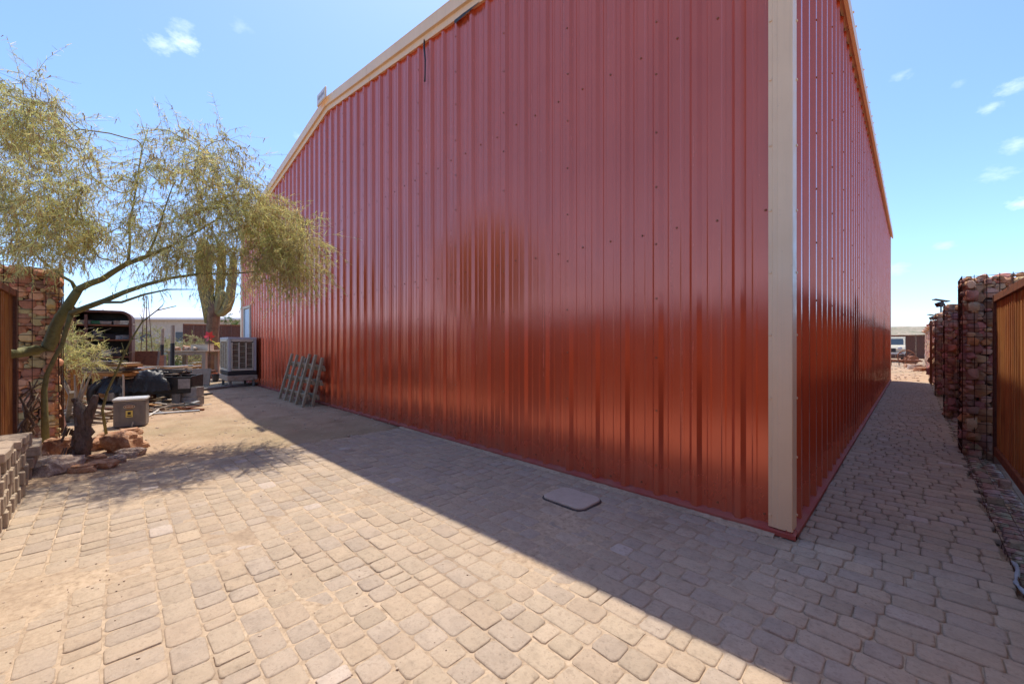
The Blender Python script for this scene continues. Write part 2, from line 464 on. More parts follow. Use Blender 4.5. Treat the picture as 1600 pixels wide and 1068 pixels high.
# ================================================================== ground
WX, WY = -0.60, 3.225            # flat faces of the two building walls
W_LEN, W_DEEP = 16.1, 16.4       # along the gable wall (-x), along the eave wall (+y)
PX0, PX1 = -5.55, 0.40           # paving extent
FENCE_Y = -0.86
PAVE_END = 19.35
def fbm(x, y, s, o=4):
    return mnoise.fractal(Vector((x * s, y * s, 3.7)), 1.0, 2.0, o)
def axis_steps(fine, lo, hi, step, far):
    xs = list(np.arange(lo, hi + step / 2, step)); g = step
    x = hi
    while x < far: g *= 1.28; x += g; xs.append(x)
    x = lo; g = step
    while x > -far: g *= 1.28; x -= g; xs.insert(0, x)
    return xs
def in_paving(x, y, m=0.0):
    if FENCE_Y - 2.0 < y < WY and PX0 + m < x < PX1 + 1.2: return True
    return WY - .1 <= y < PAVE_END - m and WX - .6 < x < PX1 + 1.2
def ground_z(x, y):
    r = math.hypot(x + 6, y - 4)
    z = fbm(x, y, .55) * .022 + fbm(x, y, 2.6) * .009
    if r > 60: z += (r - 60) * .004 * (fbm(x, y, .01) + .3)
    if in_paving(x, y, .05): return -.045
    if WX - W_LEN < x < WX and WY < y < WY + W_DEEP: return -.03
    edge = 0
    if x < PX0 + .05 and y < WY + .2: edge = math.exp(-((PX0 - x) / .5) ** 2)
    return z * (1 - edge) + .004 * edge + (.012 if x < PX0 else 0) * (1 - edge)
xs = axis_steps(0, -20, 3, .12, 1500); ys = axis_steps(0, -3, 9, .12, 1500)
nx, ny = len(xs), len(ys)
vv = [(x, y, ground_z(x, y)) for y in ys for x in xs]
ff = [(j*nx+i, j*nx+i+1, (j+1)*nx+i+1, (j+1)*nx+i) for j in range(ny-1) for i in range(nx-1)]
mb = MB(); mb.v, mb.f, mb.t = vv, ff, [None]*len(vv)
kind(mb.build('ground', M['dirt'], smooth=True), 'structure')

# ---- hills on the horizon, all round
def hill_ring(name, r0, r1, hmax, seed, a0=0, a1=360, n=220):
    mb = MB(); rows = 7
    for i in range(n + 1):
        a = R(a0 + (a1 - a0) * i / n)
        c = Vector((math.cos(a), math.sin(a)))
        h = (.9 + mnoise.fractal(Vector((c.x * 5 + seed, c.y * 5, seed)), 1., 2., 6) * .28) * hmax
        for k in range(rows):
            f = k / (rows - 1); r = r0 + (r1 - r0) * f
            z = h * math.sin(f * math.pi / 2) ** 1.3 + mnoise.fractal(Vector((c.x * r * .03, c.y * r * .03, seed)), 1., 2., 4) * h * .09 * f - 2 * (1 - f)
            mb.v.append((c.x * r, c.y * r, z)); mb.t.append(None)
    for i in range(n):
        for k in range(rows - 1):
            mb.f.append((i*rows+k, (i+1)*rows+k, (i+1)*rows+k+1, i*rows+k+1))
    kind(mb.build(name, M['hill'], smooth=True), 'structure')
hill_ring('hill', 260, 480, 17.5, 2.0, n=420)

# ================================================================== paving
def paver_mesh(mb, cx, cy, lx, ly, z, tint, tilt, n=3):
    """tumbled paver: rounded outline, worn edges; about 60 triangles"""
    rad = min(lx, ly) * random.uniform(.14, .23)
    out = []
    for sx, sy, a0 in ((1, 1, 0), (-1, 1, 90), (-1, -1, 180), (1, -1, 270)):
        for k in range(n):
            a = R(a0 + 90 * k / (n - 1))
            out.append((sx * (lx/2 - rad) + rad * math.cos(a) + random.gauss(0, .0014), sy * (ly/2 - rad) + rad * math.sin(a) + random.gauss(0, .0014)))
    N = len(out); pts = []
    for ins, dz in ((.008, 0.0), (.003, -.0018), (0.0, -.007), (0.0, -.035)):
        for x, y in out:
            fx, fy = (lx - 2*ins) / lx, (ly - 2*ins) / ly
            X, Y = x * fx, y * fy
            pts.append((cx + X, cy + Y, z + dz + X * tilt[0] + Y * tilt[1]))
    faces = [tuple(range(N))]
    for r_ in range(3):
        for k in range(N):
            k2 = (k + 1) % N
            faces.append((r_*N + k, (r_+1)*N + k, (r_+1)*N + k2, r_*N + k2))
    mb.poly(pts, faces, tint)
PAV_TINTS = [(.42,.34,.25), (.41,.335,.252), (.435,.345,.25), (.395,.325,.255), (.415,.33,.245), (.44,.355,.265), (.405,.335,.265)]
lid_c = (G(893, 779).x, G(893, 779).y)
pavers = []
y = FENCE_Y - .25
row = 0
while y < PAVE_END:
    rw = (.19 if y < .28 and random.random() < .5 else .128) + random.uniform(-.002, .002)
    if y + rw > WY - .075 and y < WY + .02:
        front = False
    else: front = y + rw / 2 < WY
    yc = y + rw / 2
    x1 = PX1 + random.uniform(-.03, .03)
    x0 = (PX0 + random.uniform(-.06, .06)) if front else WX + .055
    x = x1
    while x > x0 + .03:
        L = random.choice((.085, .128, .128, .128, .19, .19) if rw < .15 else (.085, .128, .128, .128))
        if x - L < x0 - .02 and not front: L = max(.05, x - x0)
        cx = x - L / 2
        if not (abs(cx - lid_c[0]) < .20 + L/2 - .03 and abs(yc - lid_c[1]) < .155 + rw/2 - .03):
            g = random.uniform(.002, .007)
            wob = fbm(cx, yc, .6) * .006
            t_ = random.choice(PAV_TINTS); k = random.gauss(1, .045)
            if random.random() < .012: t_, k = (.49, .415, .35), random.uniform(.95, 1.05)
            pavers.append([cx + random.gauss(0, .001), yc + random.gauss(0, .0012) + math.sin(cx * 1.3 + 1) * .006, L - g, rw - g - random.uniform(0, .003), wob + random.gauss(0, .0013),
                           tuple(c * k for c in t_), (random.gauss(0, .009), random.gauss(0, .009))])
        x -= L
    y += rw
def paver_score(p):
    z = depth_of((p[0], p[1]))
    if z < .3: return 0
    u, v_ = pixel_of((p[0], p[1], 0))
    if not (-30 < u < 1630 and v_ < 1100): return 0
    return p[2] * p[3] / z ** 3
pavement = kind(link('pavement', None), 'structure')
pavers.sort(key=paver_score, reverse=True)
for p in pavers[:300]:
    mb = MB(); paver_mesh(mb, 0, 0, p[2], p[3], 0, p[5], p[6], 4)
    o = mb.build('paver', M['paver'], pavement, smooth=True, auto=40, loc=(p[0], p[1], p[4]))
mb = MB()
for p in pavers[300:]:
    paver_mesh(mb, p[0], p[1], p[2], p[3], p[4], p[5], p[6], 3)
kind(mb.build('paver_field', M['paver'], pavement, smooth=True, auto=40), 'stuff')

# joint sand under and between the pavers, drifting over them in one corner
mb = MB()
def sand_z(x, y):
    z = -.0055 + fbm(x, y, 1.7) * .0035 + fbm(x, y, 9) * .0016
    d = math.hypot((x + 2.95) * .75, (y + .42) * 1.25) - fbm(x, y, 2.5) * .22
    z += max(0, min(1, (.62 - d) / .5)) * .0048
    z -= .006 * max(0, min(1, (x + 1.6) / 1.2)) + (.005 if y > WY else 0)
    return z
def sheet(x0, x1, y0, y1, st):
    xs = np.arange(x0, x1 + .001, st); ys = np.arange(y0, y1 + .001, st); o = len(mb.v)
    for yy in ys:
        for xx in xs: mb.v.append((xx, yy, sand_z(xx, yy))); mb.t.append(None)
    n = len(xs)
    for j in range(len(ys) - 1):
        for i in range(n - 1):
            mb.f.append((o+j*n+i, o+j*n+i+1, o+(j+1)*n+i+1, o+(j+1)*n+i))
sheet(PX0 - .12, PX1 - .02, FENCE_Y - .3, WY - .02, .045)
kind(mb.build('joint_sand', M['sand'], pavement, smooth=True), 'stuff')
mb = MB(); sheet(WX + .02, PX1 - .02, WY - .02, PAVE_END + .05, .06)
kind(mb.build('passage_sand', M['sand'], pavement, smooth=True), 'stuff')

# dust and grit swept against the foot of the wall
mb = MB()
def drift(n, p0, d, out):
    o = len(mb.v)
    for i in range(n + 1):
        p = Vector(p0) + Vector(d) * i; w = .035 + .05 * max(0, .5 + fbm(p.x * 3, p.y * 3, 1.1)) + random.uniform(0, .012)
        for k, (f_, z) in enumerate(((0, .011), (.35, .008), (.75, .0035), (1, -.006))):
            q = p + Vector(out) * w * f_; mb.v.append((q.x, q.y, z + random.gauss(0, .0012))); mb.t.append(None)
    for i in range(n):
        for k in range(3): mb.f.append((o+i*4+k, o+i*4+k+1, o+(i+1)*4+k+1, o+(i+1)*4+k))
drift(160, (WX - .06, WY - .057, 0), (-.031, 0, 0), (0, -1, 0))
kind(mb.build('drifted_dust', M['sand'], pavement, smooth=True), 'stuff')

# loose grit and pebbles on the bare dirt
mb = MB()
ico = [(0,0,1),(.894,0,.447),(.276,.851,.447),(-.724,.526,.447),(-.724,-.526,.447),(.276,-.851,.447),(.724,.526,-.447),(-.276,.851,-.447),(-.894,0,-.447),(-.276,-.851,-.447),(.724,-.526,-.447),(0,0,-1)]
icof = [(0,1,2),(0,2,3),(0,3,4),(0,4,5),(0,5,1),(1,6,2),(2,7,3),(3,8,4),(4,9,5),(5,10,1),(6,7,2),(7,8,3),(8,9,4),(9,10,5),(10,6,1),(11,7,6),(11,8,7),(11,9,8),(11,10,9),(11,6,10)]
def pebble(x, y, r, z=None):
    z = ground_z(x, y) if z is None else z
    sx, sy, sz = r * random.uniform(.7, 1.4), r * random.uniform(.7, 1.4), r * random.uniform(.4, .8)
    a = random.uniform(0, 6.3); c, s = math.cos(a), math.sin(a)
    k = random.uniform(.55, 1.15)
    mb.poly([(x + c*px*sx - s*py*sy, y + s*px*sx + c*py*sy, z + pz*sz + r*.15) for px, py, pz in ico], icof, (k, k, k))
for i in range(5200):
    x, y_ = random.uniform(-17, PX0), random.uniform(-5, WY - .05)
    dens = fbm(x, y_, .8) + (.7 if y_ > WY - .5 else 0)
    if dens < random.uniform(-.6, .5): continue
    pebble(x, y_, random.choice((.004, .005, .006, .007, .009, .012, .02)))
for i in range(1500):
    pebble(random.uniform(-3, 8) , random.uniform(PAVE_END, 45), random.uniform(.02, .06))
for i in range(420):
    x, y_ = random.uniform(PX0, .35), random.uniform(FENCE_Y, WY - .1)
    pebble(x, y_, random.choice((.0025, .003, .004, .006)), 0.0)
for i in range(500):
    x = random.uniform(PX0, WX); pebble(x, WY - .06 - abs(random.gauss(0, .07)), random.choice((.002, .003, .004, .006)), .002)
for i in range(70):
    a, r_ = random.uniform(0, 6.3), random.random() ** .5
    pebble(-2.95 + math.cos(a) * r_ * .8, -.4 + math.sin(a) * r_ * .45, random.choice((.002, .003, .004, .006)), .001)
kind(mb.build('pebbles', M['pebble']), 'stuff')

# utility box lid let into the paving
u = thing('utility_lid', 'rounded rectangular utility box lid let into the shaded pavers', 'utility lid', (lid_c[0], lid_c[1], 0))
def rrect(lx, ly, r, n=6):
    out = []
    for sx, sy, a0 in ((1, 1, 0), (-1, 1, 90), (-1, -1, 180), (1, -1, 270)):
        for k in range(n):
            a = R(a0 + 90 * k / (n - 1)); out.append((sx*(lx/2-r) + r*math.cos(a), sy*(ly/2-r) + r*math.sin(a)))
    return out
def plate(mb, outline, z0, z1, ch=.004, tint=None):
    N = len(outline); s = 1 - ch / max(abs(p[0]) for p in outline) * 1.2
    pts = [(x, y, z0) for x, y in outline] + [(x, y, z1 - ch) for x, y in outline] + [(x*s, y*s, z1) for x, y in outline]
    F = [tuple(range(2*N, 3*N))]
    for r_ in range(2):
        for k in range(N): F.append((r_*N+k, r_*N+(k+1)%N, (r_+1)*N+(k+1)%N, (r_+1)*N+k))
    mb.poly(pts, F, tint)
mb = MB(); plate(mb, rrect(.41, .315, .07), -.03, .019, .006); mb.build('cover', M['lid'], u)
mb = MB(); plate(mb, rrect(.435, .34, .08), -.04, .004); mb.build('rim', M['lidgap'], u)  # rim coloured dark to stand for the shadow gap round the cover
mb = MB(); mb.poly([(x + .05, y + .118, .0175) for x, y in rrect(.045, .016, .007)], [tuple(range(24))]); mb.build('pull_slot', M['black'], u)
mb = MB()
for k in range(9): mb.box((-.05 + k*.012, -.01 + (k % 3)*.006, .0178), (.006, .016, .0012))
mb.build('cast_lettering', M['boxgrey'], u)

# ================================================================== metal building
EAVE, SLOPE = 5.03, .1415
bld = thing('metal_building', 'large red ribbed steel workshop with tan corner and roof trim', 'building', (WX, WY, 0))
RIDGE_S = W_LEN / 2
def roof_z(s): return EAVE + SLOPE * min(s, W_LEN - s)
RIB0, PITCH = .296, .3048
def profile(s0, s1, last):
    """(s, out) points of the ribbed sheet between s0 and s1"""
    pts = []
    k0 = int((s0 - RIB0) / PITCH) - 2
    for k in range(max(k0, -2), int((s1 - RIB0) / PITCH) + 3):
        c = RIB0 + k * PITCH
        pts += [(c-.047, 0), (c-.019, .031), (c+.019, .031), (c+.047, 0)]
        for m in (c + .1016, c + .2032):
            pts += [(m-.019, 0), (m-.009, .0045), (m+.009, .0045), (m+.019, 0)]
    pts = sorted(pts)
    def at(s):
        for (a, x), (b, y_) in zip(pts, pts[1:]):
            if a <= s <= b: return x + (y_ - x) * (s - a) / max(b - a, 1e-6)
        return 0
    return [(s0, at(s0))] + [p for p in pts if s0 + 1e-4 < p[0] < s1 - 1e-4] + [(s1, at(s1))]
def wall_sheet(s0, s1, top, frame, lap=.052):
    end = s1; pr = [(s, o + (.0016 if s > end - .02 else 0)) for s, o in profile(s0, s1 + lap, False)]; mb = MB(); n = len(pr)
    zs = [.035, .35, 1.2, 2.4, 3.6]
    for f_ in range(len(zs) + 1):
        for s, o in pr:
            z = zs[f_] if f_ < len(zs) else top(s)
            mb.v.append(frame(s, o, z)); mb.t.append(None)
    for r_ in range(len(zs)):
        for k in range(n - 1):
            mb.f.append((r_*n+k, r_*n+k+1, (r_+1)*n+k+1, (r_+1)*n+k))
    return mb
fr_gable = lambda s, o, z: (-s, -o, z)
fr_eave = lambda s, o, z: (o, s, z)
def laps(total):
    out = [.04]; k = 2
    while RIB0 + k * PITCH < total - .1: out.append(RIB0 + k * PITCH); k += 3
    return out + [total - .02]
door_s0, door_s1, door_z = 14.62, 15.56, 2.47
gable_laps, eave_laps = laps(W_LEN), laps(W_DEEP)
for a, b in zip(gable_laps, gable_laps[1:]):
    wall_sheet(a, b, lambda s: roof_z(s) + .05, fr_gable, .052 if b < W_LEN - .1 else 0).build('wall_panel', M['red'], bld)
for a, b in zip(eave_laps, eave_laps[1:]):
    wall_sheet(a, b, lambda s: EAVE + .02, fr_eave, .052 if b < W_DEEP - .1 else 0).build('wall_panel', M['red'], bld)
# closed shell behind the sheets
mb = MB(); mb.box((-W_LEN + .03, W_DEEP/2, EAVE/2), (.06, W_DEEP - .1, EAVE - .06)); mb.build('rear_wall', M['red'], bld)
mb = MB()
x0, x1, xm = -.03, -W_LEN + .06, -RIDGE_S
mb.poly([(x0, W_DEEP-.05, .03), (x1, W_DEEP-.05, .03), (x1, W_DEEP-.05, EAVE), (xm, W_DEEP-.05, roof_z(RIDGE_S)), (x0, W_DEEP-.05, EAVE),
         (x0, W_DEEP, .03), (x1, W_DEEP, .03), (x1, W_DEEP, EAVE), (xm, W_DEEP, roof_z(RIDGE_S)), (x0, W_DEEP, EAVE)],
        [(0,1,2,3,4), (9,8,7,6,5), (0,4,9,5), (1,0,5,6), (2,1,6,7), (3,2,7,8), (4,3,8,9)])
mb.build('far_gable_wall', M['red'], bld)
for sgn in (0, 1):
    mb = MB()
    e = .06 if sgn == 0 else -W_LEN - .06
    ze = EAVE + .10; zr = roof_z(RIDGE_S) + .12
    mb.poly([(e, .02, ze), (xm, .02, zr), (xm, W_DEEP, zr), (e, W_DEEP, ze), (e, .02, ze+.05), (xm, .02, zr+.05), (xm, W_DEEP, zr+.05), (e, W_DEEP, ze+.05)],
            [(0,1,2,3), (7,6,5,4), (0,4,5,1), (1,5,6,2), (2,6,7,3), (3,7,4,0)])
    mb.build('roof', M['tan'], bld)
# rake trim: folded tan fascia along the gable, one length each side, with a lower return
def rake(sa, sb, name, prof):
    mb = MB(); n = len(prof)
    for s in (sa, sb):
        for o, dz in prof: mb.v.append((-s, -o, roof_z(s) + dz)); mb.t.append(None)
    for k in range(n): mb.f.append((k, (k+1) % n, n + (k+1) % n, n + k))
    mb.f += [tuple(range(n))[::-1], tuple(range(n, 2*n))]
    return mb.build(name, M['tan'], bld)
PROF = [(.0, .0), (.045, -.012), (.05, .0), (.062, .062), (.10, .066), (.112, .205), (.118, .215), (.0, .225)]
seams = [-.05, 3.05, 6.1, RIDGE_S, 11.1, 14.1, W_LEN + .05]
for a, b in zip(seams, seams[1:]):
    rake(a + .003, b - .003, 'rake_trim', PROF)
# ridge plaque on the trim
pl = MB(); pl.box((-RIDGE_S, -.16, roof_z(RIDGE_S) + .23), (.46, .03, .24), ch=.008)
pq = pl.build('ridge_plaque', M['tan'], bld)
pl = MB(); pl.box((-RIDGE_S, -.177, roof_z(RIDGE_S) + .23), (.42, .006, .20)); pl.build('plaque_face', M['paperwhite'], pq)
pl = MB()
for k in range(8):
    pl.box((-RIDGE_S - .15 + k*.043, -.1815, roof_z(RIDGE_S) + .235 + (k % 2)*.008), (.022, .003, .075 if k % 3 else .05))
pl.build('plaque_lettering', M['ink'], pq)
# eave trim and gutter on the passage side
mb = MB()
for (a, b) in [(k * 3.05 - .05, min((k+1) * 3.05 - .055, W_DEEP)) for k in range(6)]:
    gp = [(.012, .05), (.055, .05), (.062, .0), (.098, -.008), (.10, .135), (.085, .135), (.08, .145), (.012, .15)]
    g_ = MB()
    for yy in (a, b):
        for o, dz in gp: g_.v.append((o, yy, EAVE + dz)); g_.t.append(None)
    n = len(gp)
    for k in range(n): g_.f.append((k, n + k, n + (k+1) % n, (k+1) % n))
    g_.f += [tuple(range(n)), tuple(range(n, 2*n))[::-1]]
    go = g_.build('eave_trim', M['tan'], bld)
    h_ = MB()
    yy = a + .25
    while yy < b: h_.box((.06, yy, EAVE + .162), (.10, .03, .012)); yy += .55
    h_.build('gutter_strap', M['tan'], go)
# corner trim: L-shaped tan sheet with folded edges
def corner_trim(name, prof, z0, z1):
    mb = MB(); n = len(prof)
    for z in (z0, 1.5, 3.2, z1):
        for x, y_ in prof: mb.v.append((x, y_, z)); mb.t.append(None)
    for r_ in range(3):
        for k in range(n - 1): mb.f.append((r_*n+k, r_*n+k+1, (r_+1)*n+k+1, (r_+1)*n+k))
    return mb.build(name, M['tan'], bld)
corner_trim('corner_trim', [(-.104, -.002), (-.104, -.034), (-.080, -.034), (-.077, -.038), (-.052, -.038), (-.049, -.041), (.032, -.041), (.036, -.036), (.036, .066), (.034, .10), (.002, .10)], .042, EAVE + .1)
corner_trim('corner_trim', [(-W_LEN + .15, -.002), (-W_LEN + .15, -.036), (-W_LEN - .04, -.040), (-W_LEN - .04, .1)], .042, EAVE + .02)
corner_trim('corner_trim', [(.002, W_DEEP - .12), (.036, W_DEEP - .12), (.040, W_DEEP + .03), (-.2, W_DEEP + .03)], .042, EAVE + .02)
# base flashing with upturned drip edge
def flashing(a, b, gable):
    pr = [(0., .05), (.004, .044), (.050, .028), (.056, .026), (.056, -.002), (.0, -.004)]
    mb = MB(); n = len(pr)
    for s in (a, b):
        for o, z in pr: mb.v.append((-s, -o, z) if gable else (o, s, z)); mb.t.append(None)
    for k in range(n): mb.f.append((k, (k+1) % n, n + (k+1) % n, n + k) if gable else (k, n+k, n+(k+1) % n, (k+1) % n))
    mb.f += [tuple(range(n)), tuple(range(n, 2*n))[::-1]]
    mb.build('base_flashing', M['redtrim'], bld)
for k in range(5): flashing(-.056 + k*3.25, -.056 + (k+1)*3.25 - .008, True)
for k in range(5): flashing(-.050 + k*3.28, -.050 + (k+1)*3.28 - .008, False)
mb = MB(); mb.box((-10.4, -.028, -.03), (9.8, .07, .05)); mb.build('slab_edge', M['concrete'], bld)
# screws
def screw(mb, s, o, z, fr, r=.0075):
    n = 6
    pts = [fr(s + r*1.25*math.cos(2*math.pi*k/n), o + .0005, z + r*1.25*math.sin(2*math.pi*k/n)) for k in range(n)]
    pts += [fr(s + r*math.cos(2*math.pi*k/n), o + .007, z + r*math.sin(2*math.pi*k/n)) for k in range(n)]
    F = [tuple(range(n, 2*n))] + [(k, (k+1) % n, n+(k+1) % n, n+k) for k in range(n)]
    mb.poly(pts, F)
for total, top, fr, lp in ((W_LEN, roof_z, fr_gable, gable_laps), (W_DEEP, lambda s: EAVE, fr_eave, eave_laps)):
    mb = MB()
    for s in lp[1:-1]:
        z = .28
        while z < top(s) - .1:
            screw(mb, s + random.gauss(0, .002), .031, z + random.gauss(0, .01), fr); z += .46
    for zr in (.10, 2.22, 3.75):
        s = RIB0 - .16
        while s < total - .15:
            screw(mb, s + random.gauss(0, .004), .0, zr + random.gauss(0, .008), fr); s += PITCH
    kind(mb.build('screw', M['rust'], bld), 'stuff')
mb = MB()
z = .12
while z < 5.0:
    screw(mb, .092, .034, z, fr_gable); screw(mb, .09, .035, z, fr_eave); z += .42 + random.uniform(-.03, .03)
kind(mb.build('trim_screw', M['tan'], bld), 'stuff')
# black cable hanging from under the rake, and a loose dark flap in the eave gap
s_c = 4.35
mb = MB(); zt = roof_z(s_c)
mb.tube([(-s_c - .02, -.05, zt + .02), (-s_c, -.065, zt - .12), (-s_c + .02, -.06, zt - .30), (-s_c + .01, -.055, zt - .46), (-s_c + .005, -.058, zt - .60)], [.010, .014, .011, .010, .012], 7)
mb.build('hanging_cable', M['black'], bld, smooth=True)
mb = MB(); s_c = 3.45
mb.poly([(-s_c - .22, -.045, roof_z(s_c + .22) + .01), (-s_c + .32, -.045, roof_z(s_c - .32) + .01), (-s_c + .28, -.055, roof_z(s_c) - .06), (-s_c - .2, -.05, roof_z(s_c) - .035)], [(0, 1, 2, 3)])
mb.build('closure_flap', M['black'], bld)
# side door with pale frame
dc = (door_s0 + door_s1) / 2; dw = door_s1 - door_s0
mb = MB(); mb.box((-dc, -.02, (door_z + .1)/2 + .05), (dw - .14, .05, door_z - .24)); door = mb.build('door', M['doorsky'], bld)
fr_ = MB()
for sx in (-1, 1): fr_.box((-dc + sx*(dw/2 - .04), -.035, door_z/2 + .05), (.08, .085, door_z - .1))
fr_.build('door_frame', M['cream'], door)
fr_ = MB(); fr_.box((-dc, -.037, door_z + .04), (dw, .09, .08)); fr_.build('door_header', M['cream'], door)
fr_ = MB(); fr_.lathe([(.028, 0), (.028, .03), (.012, .035)], 12, (0, 0, 0)); kn = fr_.build('door_knob', M['steel'], door, smooth=True)
kn.location = (-dc + dw/2 - .17, -.045, 1.05); kn.rotation_euler = (R(90), 0, 0)

# ================================================================== rusty steel fences
def fence(name, label, cat, a, b, height, bw=.23, posts=2.4, z0=.09, group=None, depth=.07, bmat='rustboard', board_tone=1.0):
    """framed run of vertical rusted steel boards from a to b; boards, posts and rails are parts"""
    a, b = Vector(a), Vector(b); d = b - a; L = d.length; rz = math.atan2(d.y, d.x)
    e = thing(name, label, cat, (a.x, a.y, 0), rz, group)
    n = max(1, round(L / posts))
    for k in range(n + 1):
        x = L * k / n
        mb = MB(); mb.box((min(max(x, .03), L - .03), 0, height/2 - .05), (.06, depth, height + .1), ch=.004); mb.build('post', M['darkrust'], e)
    for k in range(n):
        xa, xb = L*k/n + .032, L*(k+1)/n - .032
        if k == 0: xa = .062
        if k == n - 1: xb = L - .062
        for zz, hh, nm in ((height - .045, .075, 'top_rail'), (z0, .09, 'bottom_rail')):
            mb = MB(); mb.box(((xa+xb)/2, 0, zz), (xb - xa, depth*.9, hh), ch=.004); mb.build(nm, M['rust'], e)
        m = max(1, round((xb - xa) / bw)); w = (xb - xa) / m
        for j in range(m):
            x = xa + w*(j + .5); t_ = random.uniform(.75, 1.15) * board_tone
            mb = MB(); h0, h1 = z0 + .046, height - .084
            yb = random.uniform(-.004, .004)
            pts = []
            prof = [(-w/2 + .002, 0), (-w*.36, .0), (-w*.30, .012), (-w*.10, .012), (-w*.04, 0), (w*.10, 0), (w*.16, .012), (w*.36, .012), (w*.42, 0), (w/2 - .003, 0)]
            for z in (h0, h1):
                for px, py in prof: pts.append((x + px, yb + py, z))
            for z in (h0, h1):
                for px, py in prof: pts.append((x + px, yb + py - .008, z))
            q = len(prof); F = []
            for i in range(q - 1):
                F.append((i+1, i, q+i, q+i+1)); F.append((2*q+i, 2*q+i+1, 3*q+i+1, 3*q+i))
            F += [(0, 2*q, 3*q, q), (q-1, 2*q-1, 4*q-1, 3*q-1)]
            mb.poly(pts, F, (t_, t_*random.uniform(.9, 1.05), t_)); mb.build('board', M[bmat], e)
    return e
GX = .665
fence('rusty_gate', 'rust-streaked steel gate standing beside the tall stone gabion', 'gate', (GX, 7.02, 0), (GX, 3.32, 0), 1.84, .27, 3.7, .10, board_tone=.85)
fence('rusty_fence', 'rusted steel fence closing the yard corner behind the paving', 'fence', (GX, 3.27, 0), (GX, FENCE_Y, 0), 1.84, .27, 2.1)
fence('rusty_fence', 'rusted steel fence along the yard behind the stacked pavers', 'fence', (GX - .05, FENCE_Y, 0), (-7.75, FENCE_Y, 0), 1.95, .25, 2.25, board_tone=.6)  # boards darkened in colour for the tree's shade on this run
c0, c1 = P(1385, 545, 33), P(1470, 545, 33)
fence('far_rusty_fence', 'dark rusty fence standing behind the old pickup truck', 'fence', (-9, 47.5, 0), (3.2, 47.5, 0), 2.05, .6, 3.0, bmat='darkrust')
fa, fb = P(286, 540, 23), P(430, 540, 25)
fence('far_rusty_fence', 'brown ribbed fence beyond the saguaro and swamp cooler', 'fence', (fa.x, fa.y, 0), (fb.x, fb.y, 0), 2.45, .42, 2.6, bmat='darkrust')

# ================================================================== stone gabions
def stone_mesh(seed, tint, boxy=.64):
    rnd = random.Random(seed)
    import bmesh
    bm = bmesh.new(); bmesh.ops.create_icosphere(bm, subdivisions=2, radius=1)
    off = Vector((rnd.uniform(0, 50), rnd.uniform(0, 50), rnd.uniform(0, 50)))
    for v_ in bm.verts:
        c = v_.co.normalized()
        p = Vector([math.copysign(abs(q) ** boxy, q) for q in c])
        m_ = 1 + mnoise.noise(c * 1.3 + off) * .34 + mnoise.noise(c * 3.1 + off) * .16
        v_.co = p * .5 * m_
    me = bpy.data.meshes.new('stone'); bm.to_mesh(me); bm.free()
    at = me.color_attributes.new('tint', 'FLOAT_COLOR', 'POINT')
    at.data.foreach_set('color', np.tile(np.array([*tint, 1], dtype=np.float32), len(me.vertices)))
    me.materials.append(M['stone'])
    me.polygons.foreach_set('use_smooth', [True] * len(me.polygons)); me.update()
    me.set_sharp_from_angle(angle=R(34))
    return me
ST_T = [(.36,.20,.135), (.30,.18,.13), (.43,.28,.20), (.27,.175,.14), (.40,.24,.17), (.47,.34,.25), (.33,.18,.105), (.25,.165,.135)]
WARM_T = [(.38,.20,.11), (.33,.17,.09), (.44,.28,.16), (.30,.17,.10), (.42,.24,.13), (.50,.34,.22)]
GREY_T = [(.25,.20,.17), (.33,.28,.24), (.20,.16,.14), (.29,.23,.18)]
STONES = [stone_mesh(k, tuple(c * random.uniform(1.0, 1.45) for c in (ST_T[k % 8] if k < 20 else WARM_T[k % 6] if k < 34 else GREY_T[k % 4]))) for k in range(44)]
SETS = {False: (0, 20), True: (20, 34), 'grey': (34, 44)}
SV = [np.array([v_.co[:] for v_ in me.vertices]) for me in STONES]
SF = [[tuple(p.vertices) for p in me.polygons] for me in STONES]
STT = [tuple(me.color_attributes['tint'].data[0].color)[:3] for me in STONES]
def pack_face(o, u, v, n, W, H, rh, wr, thick, slump=.012):
    """irregular fitted stones over a face, big ones first, small ones in the gaps: (pos, axes, scale, roll)"""
    out = []; o, u, v, n = Vector(o), Vector(u), Vector(v), Vector(n)
    asp = 1.0 if H < .3 else 1.22
    cx, cy, cr = np.zeros(0), np.zeros(0), np.zeros(0)
    rmax, rmin = wr[1] * .5, wr[0] * .26
    for lvl in range(7):
        rr = rmax + (rmin - rmax) * lvl / 6
        m = int(W * H / (rr * rr) * (1.6 + lvl * .5)) + 8
        for _ in range(m):
            r_ = rr * random.uniform(.85, 1.15)
            x, y_ = random.uniform(r_*.5, max(W - r_*.5, r_*.51)), random.uniform(r_*.4, max(H - r_*.4, r_*.41))
            if len(cx) and np.min(np.hypot(cx - x, (cy - y_) * asp) - (cr + r_) * .95) < 0: continue
            cx, cy, cr = np.append(cx, x), np.append(cy, y_), np.append(cr, r_)
    for x, y_, r_ in zip(cx, cy, cr):
        th = min(thick, r_ * 2) * random.uniform(.85, 1.1)
        p = o + u*float(x) + v*float(y_) - n*(th*.62 + random.uniform(0, slump) + (rmax - r_) * .25)
        out.append((p, (u, v, n), (r_*2.25, r_*2.25/asp, th), random.gauss(0, .25)))
    return out
def stone_matrix(s):
    p, (u, v, n), sc, roll = s
    m = Matrix((u, v, n)).transposed() @ Matrix.Rotation(roll, 3, 'Z')
    m4 = m.to_4x4() @ Matrix.Diagonal((*sc, 1)); m4.translation = p
    return m4
